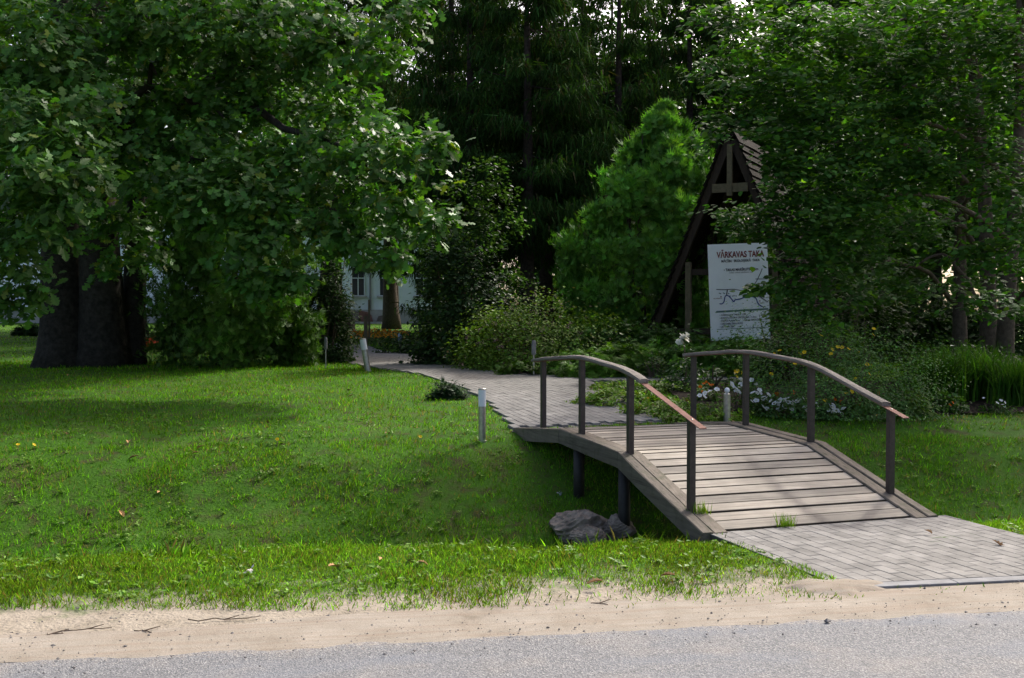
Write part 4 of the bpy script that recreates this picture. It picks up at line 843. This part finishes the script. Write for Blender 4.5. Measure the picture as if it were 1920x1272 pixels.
for i, (px, py, w_, h_, lb) in enumerate(((1165, 760, 150, 42, 'yellow green ground cover beside the path end'), (1250, 778, 130, 40, 'yellow green ground cover between the bridge rails'), (1310, 790, 110, 34, 'ground cover at the foot of the ball topped lamp'), (1200, 735, 160, 28, 'yellow tinted ground cover along the side path'))):
    bush('ground_cover', px, py, w_*1.15, h_*.5, lb, (.12, .215, .030), None, 3000, (.035, .065), None, 'bush', .28, (.17, .12, .05), .05, 420+i, 25, cat='plant', grp='yellow green ground cover', depth=.7)
pot, pp, PW, PH = bush('cinquefoil_shrub', 1572, 772, 300, 152, 'grey green rounded shrub with yellow flowers behind the right handrail', (.068, .145, .052), 13.6, 17000, (.025, .045), seed=27, lump=24, depth=.7)
bush('leafy_bush', 1475, 0, 110, 115, 'dark bush between the board and the yellow flowered shrub', (.030, .065, .018), 17.5, 4000, (.05, .09), seed=28)
bush('leafy_bush', 1800, 0, 230, 90, 'green leafy perennials behind the day lilies', (.034, .080, .020), 17.0, 6000, (.05, .10), seed=29)
T_FL = (np.array([(0, 0, .05)]+[(math.cos(a)*(1 if i % 2 == 0 else .72), math.sin(a)*(1 if i % 2 == 0 else .72), .25) for i, a in enumerate(np.linspace(0, 6.283, 10, endpoint=False))]), None)
def flower_mesh(nm, c, mid, rings=1):
    m_ = []; F = []; V = [(0, 0, 0)]; n = 10
    for k, (s, z) in enumerate(((.55, .10), (1, .22))): V += [(math.cos(i*6.2832/n)*s*(1 if i % 2 or k == 0 else .80), math.sin(i*6.2832/n)*s*(1 if i % 2 or k == 0 else .80), z) for i in range(n)]
    if rings > 1: V += [(math.cos(i*6.2832/n+.3)*.6, math.sin(i*6.2832/n+.3)*.6, .5-.05*(i % 2)) for i in range(n)]
    T = [(0, 1+i, 1+(i+1) % n) for i in range(n)]; Q = [(1+i, 11+i, 11+(i+1) % n, 1+(i+1) % n) for i in range(n)]
    if rings > 1: T += [(0, 21+i, 21+(i+1) % n) for i in range(n)]
    cc = np.array([mid]*1+[c]*(len(V)-1)); me = new_mesh(nm, np.array(V), [np.array(T), np.array(Q)], cc); me.materials.append(mt['petal']); return me
FM = {'white': flower_mesh('flower', (.80, .80, .82), (.6, .6, .3)), 'yellow': flower_mesh('flower', (.75, .52, .01), (.5, .3, .01)), 'orange': flower_mesh('flower', (.72, .20, .006), (.5, .1, .01), 2), 'rose': flower_mesh('flower', (.78, .78, .72), (.7, .7, .5), 2)}
def flower(kind, P, s, parent, n=None):
    n = n if n is not None else np.array([rng.normal(0, .6), -.5+rng.normal(0, .4), .8]); o = obj('flower', FM[kind], None, parent)
    q = Vector([float(x) for x in n]).to_track_quat('Z', 'Y').to_matrix().to_4x4(); o.matrix_basis = Matrix.Translation([float(x) for x in P])@q@Matrix.Scale(s, 4)
for a, b in ((1452, 665), (1508, 661), (1560, 656), (1571, 651), (1579, 652), (1591, 655), (1609, 659), (1490, 683), (1446, 702), (1626, 684), (1630, 702), (1604, 711), (1540, 630), (1638, 617), (1637, 628), (1462, 658), (1586, 738), (1597, 735), (1545, 752), (1500, 664), (1558, 664)):
    q = atY(a, b, pp[1]); dx = (q[0]-pp[0])/PW; dz = np.clip((q[2]-pp[2])/(PH*.92), 0, 1); dy = math.sqrt(max(0, 1-dx*dx-dz*dz)); flower('yellow', atY(a, b, pp[1]-dy*PW*.7*.97-.05), .030, pot)
def small_plant(name, px, py, label, col, kind, pts, size, w_=60, h_=26, group=None, n=420, ls=(.03, .055)):
    t_, p, W_, H_ = bush(name, px, py, w_, h_, label, col, None, n, ls, None, 'bush', .25, None, 0, int(px), 9, cat='flower', grp=group, depth=.8)
    for a, b in pts: flower(kind, atY(a, b, p[1]-.16), size*.85*rng.uniform(.8, 1.25), t_); flower(kind, atY(a+rng.uniform(-9, 9), b+rng.uniform(-5, 9), p[1]-.12), size*.62, t_)
G1 = 'white petunias beside the bridge'
small_plant('petunia', 1335, 790, 'white petunia left of the ball topped lamp', (.06, .12, .02), 'white', [(1322, 738), (1344, 731), (1312, 742), (1330, 735)], .045, 70, 46, G1)
small_plant('petunia', 1385, 772, 'tall white petunia between the second and third posts', (.06, .12, .02), 'white', [(1372, 722), (1391, 713), (1409, 713), (1378, 728), (1385, 735), (1394, 720)], .05, 70, 48, G1)
small_plant('petunia', 1435, 780, 'white petunia just right of the second post', (.05, .10, .02), 'white', [(1412, 737), (1424, 732), (1432, 745), (1436, 748), (1418, 752), (1431, 764), (1441, 741)], .05, 66, 36, G1)
small_plant('petunia', 1470, 782, 'broad white petunia in front of the yellow flowered shrub', (.05, .10, .02), 'white', [(1453, 757), (1463, 752), (1476, 748), (1478, 755), (1471, 764), (1488, 754), (1497, 752), (1484, 768), (1460, 763), (1510, 765)], .05, 80, 30, G1)
small_plant('petunia', 1560, 787, 'white petunia just right of the third post', (.04, .09, .02), 'white', [(1556, 762), (1562, 764), (1581, 767), (1568, 771), (1530, 757)], .046, 60, 20, G1)
small_plant('petunia', 1870, 775, 'tiny white flowers at the right edge of the bed', (.04, .09, .02), 'white', [(1845, 747), (1870, 756), (1884, 755), (1880, 759)], .028, 60, 22, G1)
G2 = 'orange and yellow marigolds in the bed'
small_plant('marigold', 1323, 752, 'orange marigolds behind the white petunias near the lamp', (.05, .10, .02), 'orange', [(1320, 720), (1329, 721), (1336, 722), (1313, 726)], .032, 50, 24, G2)
small_plant('marigold', 1384, 735, 'yellow marigolds left of the second post', (.05, .10, .02), 'yellow', [(1383, 696), (1391, 699), (1380, 700)], .045, 40, 30, G2)
small_plant('marigold', 1415, 762, 'yellow marigold among the white petunias', (.05, .10, .02), 'yellow', [(1414, 749), (1440, 745)], .035, 40, 20, G2)
small_plant('marigold', 1460, 770, 'orange marigold under the yellow flowered shrub', (.03, .07, .02), 'orange', [(1459, 740), (1487, 739)], .036, 50, 22, G2)
small_plant('marigold', 1570, 778, 'orange and yellow marigolds right of the third post', (.03, .07, .02), 'orange', [(1565, 749), (1577, 753), (1613, 758), (1648, 737), (1547, 751)], .030, 80, 24, G2)
small_plant('marigold', 1778, 775, 'single orange marigold among the right hand plants', (.04, .09, .02), 'orange', [(1781, 760)], .032, 40, 20, G2)
small_plant('marigold', 1195, 705, 'orange marigolds behind the left handrail', (.04, .09, .02), 'orange', [(1187, 682), (1199, 685), (1207, 677), (1145, 686)], .040, 60, 26, G2)
rs, rp, RW, RH = bush('rose_bush', 1284, 735, 80, 62, 'white rose bush with two open blooms behind the first right post', (.032, .075, .026), None, 420, (.05, .085), seed=31, cat='flower')
c0 = atY(1282, 640, rp[1]); m_ = MB(); m_.tube([rp, rp*.5+c0*.5+np.array([.03, 0, 0]), c0], [.012, .009, .006], 6); obj('stem', m_.mesh('stem'), mt['twig'], rs)
for a, b, s in ((1283, 635, .11), (1273, 642, .075), (1286, 628, .05)):
    for k in range(3): flower('rose', atY(a+rng.uniform(-2, 2), b+rng.uniform(-2, 2), rp[1]-.03*k), s*(1-.2*k), rs)
P = c0+rng.normal(0, .1, (40, 3))*np.array([.8, .8, 1.8])-np.array([0, 0, .2]); cards('foliage', T_LEAF, P, rng.uniform(.05, .08, 40), rng.normal(0, 1, (40, 3)), rng.normal(0, .4, (40, 3))+np.array([0, 0, 1]), colors(40, (.035, .08, .028), .2), mt['bush'], rs, 1.2)
bush('rose_bush', 1340, 728, 70, 52, 'flowerless rose bush between the first and second right posts', (.045, .085, .035), None, 350, (.05, .085), seed=33, cat='flower')
bush('rose_bush', 1222, 712, 46, 50, 'pale leafed rose bush behind the end of the left handrail', (.055, .095, .050), None, 260, (.05, .08), seed=34, cat='flower')
# strap leaved day lilies
def lily(px, py, w_, h_, n, label, seed):
    p = atG(px, py); W = w_*p[1]/FPX/2; Hh = h_*p[1]/FPX; t_ = root('day_lily', p, label, 'plant', 'day lilies at the right'); r_ = np.random.default_rng(seed)
    b = p+np.c_[r_.normal(0, .35, n)*W, r_.normal(0, .3, n)*W*.5, np.zeros(n)]; az = r_.uniform(0, 6.283, n); L_ = Hh*r_.uniform(.7, 1.25, n); d = np.c_[np.cos(az), np.sin(az), np.zeros(n)]; s_ = np.c_[-d[:, 1], d[:, 0], np.zeros(n)]
    V = []; ks = np.linspace(0, 1, 6); ben = r_.uniform(.2, .7, n)
    for k in ks:
        q = b+d*(ben*L_*k**2)[:, None]+np.array([0, 0, 1.])*(L_*(k-.35*ben*k**3))[:, None]; wd = .011*(1-k**2*.95); V += [q-s_*wd, q+s_*wd]
    V = np.stack(V, 1); F0 = np.array([(2*i, 2*i+1, 2*i+3, 2*i+2) for i in range(5)]); F = (F0[None]+np.arange(n)[:, None, None]*12).reshape(-1, 4)
    o = obj('foliage', new_mesh('foliage', V.reshape(-1, 3), F, np.repeat(colors(n, (.045, .115, .022), .25), 12, 0)), mt['grass'], t_)
lily(1760, 758, 130, 105, 420, 'arching day lily clump right of the yellow flowered shrub', 1); lily(1845, 752, 130, 100, 380, 'day lily clump near the right edge', 2); lily(1905, 762, 110, 95, 320, 'day lily clump cut by the right edge', 3); lily(1800, 735, 150, 90, 360, 'day lily clump behind the other two', 4)
for i, (px, py, w_, h_, lb) in enumerate(((1545, 0, 60, 95, 'upright bright green plant right of the board'), (1500, 0, 50, 105, 'tall yellow green stems beside the board'), (1590, 0, 70, 85, 'feathery green plant behind the yellow flowered shrub'))):
    Y = 16.5; x = (px-960)*Y/FPX; z0 = float(zt(x, Y)); t_ = root('tall_perennial', (x, Y, z0), lb, 'plant', 'tall perennials beside the board'); n = 34; P = []; H = []; m_ = MB()
    for j in range(11):
        b0 = np.array([x+rng.normal(0, .15), Y+rng.normal(0, .1), z0]); e = b0+np.array([rng.normal(0, .14), rng.normal(0, .1), (h_+60)*Y/FPX*rng.uniform(.7, 1.05)]); k = rng.uniform(.25, 1, n)[:, None]; P.append(b0*(1-k)+e*k); az = rng.uniform(0, 6.28, n); H.append(np.c_[np.cos(az), np.sin(az), np.full(n, .7)]); m_.tube([b0, e], [.008, .004], 5)
    obj('stems', m_.mesh('stems'), mt['twig'], t_); P, H = np.concatenate(P), np.concatenate(H); cards('foliage', T_LEAF, P, rng.uniform(.05, .09, len(P)), H, np.array([0, 0, 1])+rng.normal(0, .4, (len(P), 3)), colors(len(P), (.075, .15, .018), .25), mt['bush'], t_, .8)
# far flower beds
def far_bed(name, poly_px, n, col, label, hgt=.30, fs=.05):
    pl_ = [tuple(atG(*p)[:2]) for p in poly_px]; a = np.array(pl_); x0, y0 = a.min(0); x1, y1 = a.max(0); X = rng.uniform(x0, x1, n*6); Y = rng.uniform(y0, y1, n*6); k = in_poly(X, Y, pl_); X, Y = X[k][:n], Y[k][:n]; m = len(X)
    t_ = root(name, (X.mean(), Y.mean(), float(zt(X.mean(), Y.mean()))), label, 'flower bed'); Pz = zt(X, Y)+rng.uniform(.03, hgt, m); nn = np.array([0, -.3, 1.])+rng.normal(0, .4, (m, 3)); hd = rng.normal(0, 1, (m, 3))
    o = cards('foliage', T_LEAF, np.c_[X, Y, Pz], rng.uniform(.10, .18, m), hd, nn, colors(m, (.03, .06, .015), .3), mt['bush'], t_); k = rng.random(m) < .55; o['kind'] = 'stuff'
    o = cards('blossoms', T_LEAF, np.c_[X, Y, zt(X, Y)+hgt*rng.uniform(.75, 1.1, m)][k], fs*rng.uniform(1.2, 2, k.sum()), hd[k], nn[k]*np.array([1, 3, 1]), colors(k.sum(), col, .2), mt['petal'], t_, 1.6); o['kind'] = 'stuff'
far_bed('flower_bed', ((618, 645), (700, 650), (800, 646), (800, 638), (720, 632), (618, 636)), 900, (.62, .24, .01), 'bed of orange marigolds at the far bend of the path')
far_bed('flower_bed', ((248, 659), (296, 659), (296, 649), (248, 649)), 320, (.62, .07, .02), 'small bed of red flowers right of the oak trunks', .22, .06)
p = atG(640, 628); t_ = root('tree_stump', p, 'dark tree stump on the far lawn left of the large trunk', 'stump'); trunk('stump_wood', [(p[0], p[1], p[2]-.1), (p[0], p[1], p[2]+.3), (p[0]+.03, p[1], p[2]+.75)], [.72, .55, .5], mt['bark'], t_, 14, .07, 5)
bush('fallen_conifer', 62, 630, 75, 17, 'low dark conifer spreading on the far lawn at the left', (.018, .045, .018), None, 1200, (.2, .4), T_FAN, 'thuja', .25, None, 0, 61, cat='shrub', sx=.7)
# ------------------------------------------------------------------ grass and weeds
def excl(x, y):
    s = sroad(x, y); t, v = tv(x, y); e = (in_poly(x, y, APRON_K) & (v > .14)) | in_poly(x, y, PATH) | in_poly(x, y, PATH2) | in_poly(x, y, BED)
    e |= (t > -.05) & (t < .45) & (v > .02) & (v < WID-.02)
    e |= (v > .07) & (s < SK+.05+.25*np.clip((v-2.25)*2, 0, .4)) & (np.sin(x*37+y*53)*np.sin(x*71-y*29) < .8)
    return e
def patchy(x, y): return np.clip(.62+.55*hsh(x*.9+3, y*.9)+.5*hsh(x*2.7, y*2.7+5), 0, 1)
def grass(name, n, xr, yr, hr, wd, dens, col, label, rows=1, smin=0.3):
    x = rng.uniform(*xr, n); y = rng.uniform(*yr, n) if not callable(yr) else yr(n); z = zt(x, y)
    u, v, f = project(np.c_[x, y, z]); s = sroad(x, y); k = (u > -90) & (u < 2010) & (v < 1330) & (s > smin) & ~excl(x, y) & (rng.random(n) < dens(x, y, s)); x, y, z, s = x[k], y[k], z[k], s[k]; n = len(x)
    P = np.c_[x, y, z-.005]; hh = rng.uniform(*hr, n)*(.5+.6*patchy(x*1.3, y*1.3)+.6*np.clip(hsh(x*3.1+1, y*3.1), 0, 1)); az = rng.uniform(0, 6.283, n); ln = rng.normal(0, .6, n); ln2 = rng.normal(0, .6, n)
    H = np.c_[ln, ln2, np.ones(n)]; N = np.c_[np.cos(az), np.sin(az), np.zeros(n)]; pc = patchy(x*.8, y*.8)[:, None]
    C = colors(n, col, .42, (.24, .20, .08), .09)*(1-.3*(1-pc))*(np.array([1.15, .96, .9])*(1-pc)+pc)
    if rows == 1: tp = T_BLADE
    else: tp = (np.array([(-.5, 0, 0), (.5, 0, 0), (.38, .55, .06), (-.38, .55, .06), (0, 1, .30)]), np.array([(0, 1, 2, 4, 3)]))
    wdn = wd*rng.uniform(.7, 1.4, n)/hh
    return tag(cards(name, tp, P, hh, H, N, C, mt['grass'], None, wdn), label, 'grass', None, 'stuff')
GC = (.084, .215, .017)
edge = lambda x, y, s: np.clip((s-.30-.16*np.sin(x*1.9+.6)-.10*np.sin(x*4.7)-.45*hsh(x*3, y*3)-.3*hsh(x*7, y*7+2))/.85, 0, 1)
grass('verge_grass', 190000, (-4, 5), (6, 9.4), (.018, .055), .005, lambda x, y, s: np.where(s < 2.6, .07*(s > .35)+.94*edge(x, y, s)**1.3, 0)*(.45+.55*patchy(x, y)), (.125, .240, .036), 'sunlit rough grass on the verge beside the sand', 2)
grass('ditch_grass', 190000, (-6, 6.5), (7.6, 12.5), (.02, .07), .0085, lambda x, y, s: np.where((s >= 2.55) & (s < 6.2), .25+.75*patchy(x, y)*(hsh(x*1.6+2, y*2.3) > -.28), 0), GC, 'grass on the sides of the ditch')
grass('crest_grass', 5200, (-4.5, 4.5), (7.2, 9.4), (.07, .15), .006, lambda x, y, s: np.exp(-((s-2.35)/.22)**2)*(.25+.75*(hsh(x*2.2, y*2.2) > 0)), (.115, .235, .03), 'longer tufted grass along the edge of the ditch', 2)
grass('lawn_grass', 185000, (-11, 9), (10, 23), (.03, .07), .0115, lambda x, y, s: np.where(s >= 6.1, np.clip(1.25-y*.03, .3, 1)*(.5+.5*patchy(x, y)), 0), GC, 'short mown grass of the garden lawn')
grass('far_grass', 65000, (-32, 24), lambda n: 20+50*rng.random(n)**1.7, (.04, .09), .03, lambda x, y, s: .9, (.09, .23, .014), 'short grass of the far lawn towards the house')
def weeds(n, xr, yr, label, sz, dens, smin):
    x = rng.uniform(*xr, n); y = rng.uniform(*yr, n); s = sroad(x, y); k = ~excl(x, y) & (s > smin) & (rng.random(n) < dens(x, y, s)); x, y = x[k], y[k]; n = len(x); m = 7
    P = np.repeat(np.c_[x, y, zt(x, y)+.02], m, 0)+rng.normal(0, .012, (n*m, 3)); az = rng.uniform(0, 6.283, n*m); H = np.c_[np.cos(az), np.sin(az), rng.uniform(.2, .9, n*m)]; N = np.array([0, 0, 1.])+rng.normal(0, .3, (n*m, 3))
    S = np.repeat(rng.uniform(*sz, n), m)*rng.uniform(.6, 1.2, n*m); tag(cards('weeds', T_LEAF, P, S, H, N, colors(n*m, (.11, .21, .035), .25), mt['bush'], None, 1.0), label, 'weeds', None, 'stuff')
weeds(2300, (-6, 6.5), (8.2, 13), 'small broad leaved weeds on the ditch slope', (.02, .05), lambda x, y, s: np.where(s > 2.7, .15+.85*(hsh(x*1.3, y*1.3+1) > .05), .1), 1.6)
weeds(700, (-4, 4), (6.2, 8.4), 'small broad leaved weeds scattered on the verge', (.025, .06), lambda x, y, s: .2+.5*edge(x, y, s), .8)
# tufts growing at the posts
for i, (t, v, lb) in enumerate(((.27, .17, 'grass tuft growing at the foot of the nearest left post'), (-.03, .75, 'grass tuft between the deck and the apron'))):
    p = BP(t, v); n = 90; P = p+np.c_[rng.normal(0, .04, n), rng.normal(0, .03, n), np.zeros(n)]; tag(cards('grass_tuft', T_BLADE, P, rng.uniform(.05, .12, n), np.c_[rng.normal(0, .3, n), rng.normal(0, .3, n), np.ones(n)], rsph(n)*np.array([1, 1, .01]), colors(n, (.09, .16, .025), .2), mt['grass'], None, .07), lb, 'grass')

# ------------------------------------------------------------------ small things on the ground
n = 2600; s_ = rng.uniform(-.35, 1.0, n); u_ = rng.uniform(-4, 5, n); X = RD[0]*u_+RN[0]*s_; Y = 5.57+RD[1]*u_+RN[1]*s_; sz = np.exp(rng.normal(-5.75, .5, n))
I0 = np.array([(1,0,0),(-1,0,0),(0,1,0),(0,-1,0),(0,0,1),(0,0,-1)], float); IF = np.array([(0,2,4),(2,1,4),(1,3,4),(3,0,4),(2,0,5),(1,2,5),(3,1,5),(0,3,5)])
V = np.c_[X, Y, np.maximum(zt(X, Y), 0)+.012][:, None]+I0[None]*sz[:, None, None]*np.exp(rng.normal(0, .25, (n, 6, 1)))*np.array([1, 1, .6])
k = ~in_poly(X, Y, APRON_K); V = V[k]; n = len(V)
tag(obj('gravel', new_mesh('gravel', V.reshape(-1, 3), (IF[None]+np.arange(n)[:, None, None]*6).reshape(-1, 3)), mt['pebble']), 'loose grey gravel scattered over the sand', 'gravel', None, 'stuff')
for i, (a, b, c, d_, lb) in enumerate(((120, 1193, 85, 1196, 'short dry twig at the left end of the sand'), (120, 1190, 210, 1182, 'long forked dry twig on the sand'), (255, 1187, 285, 1190, 'small dry twig right of the long forked twig'), (350, 1170, 490, 1163, 'thin straight dry twig along the grass edge'), (1105, 1135, 1145, 1140, 'short dry twig on the sand below the bridge'))):
    p, q = atG(a, b), atG(c, d_); k = np.linspace(0, 1, 7)[:, None]; pts = p*(1-k)+q*k+rng.normal(0, .008, (7, 3))*np.array([1, 1, .3])+np.array([0, 0, .014]); m_ = MB(); m_.tube(pts, np.linspace(.0036, .002, 7), 5); m_.tube([pts[3], pts[3]+np.array([.07, .05, .01])], [.004, .002], 5)
    tag(obj('twig', m_.mesh('twig'), mt['twig']), lb, 'twig', 'dry twigs on the sand')
DL = new_mesh('fallen_leaf', LV[0] and np.array([v.co[:] for v in LV[0].vertices])*np.array([1, 1, 2.5]), np.array([p.vertices[:] for p in LV[0].polygons])); DL.materials.append(mt['dryleaf'])
for a, b in ((118, 815), (240, 838), (262, 862), (376, 855), (385, 842), (660, 735), (722, 820), (665, 745), (295, 934), (222, 965), (300, 905), (170, 970), (130, 706), (780, 1063), (712, 1061), (820, 1040), (1268, 1090), (1098, 1108), (640, 1078), (768, 1060), (1860, 1022), (840, 738), (1732, 1003), (498, 795)):
    p = atG(a, b); o = obj('fallen_leaf', DL, None); o.matrix_basis = Matrix.Translation((p[0], p[1], p[2]+.035))@Matrix.Rotation(rng.uniform(0, 6.28), 4, 'Z')@Matrix.Rotation(rng.normal(0, .3), 4, 'X')@Matrix.Scale(rng.uniform(.07, .11), 4); tag(o, 'brown dry leaf fallen on the grass', 'leaf', 'fallen dry leaves on the lawn')
for i, (a, b, lb) in enumerate(((34, 850, 'yellow dandelion, left of the pair at the left edge'), (64, 851, 'yellow dandelion, right of the pair at the left edge'), (520, 840, 'single yellow dandelion in the middle of the lawn'), (788, 834, 'yellow dandelion left of the steel bollard lamp'), (1644, 792, 'yellow dandelion on the grass right of the bridge'))):
    p = atG(a, b); t_ = root('dandelion', p, lb, 'flower', 'dandelions on the lawn'); m_ = MB(); m_.tube([p, p+np.array([0, 0, .085])], .003, 5); obj('stem', m_.mesh('stem'), mt['stake'], t_); flower('yellow', p+np.array([0, 0, .085]), .022, t_)
for i, (a, b, lb) in enumerate(((468, 1080, 'crumpled white scrap of litter on the verge grass'), (1053, 932, 'pale scrap of litter left of the boulder'))):
    p = atG(a, b); n = 9; P = p+rng.normal(0, .02, (n, 3))*np.array([1, 1, .3])+np.array([0, 0, .03]); tag(cards('litter', T_LEAF, P, .03, rng.normal(0, 1, (n, 3)), rng.normal(0, 1, (n, 3)), colors(n, (.5, .52, .55), .1), mt['petal'], None, 1.5), lb, 'litter')
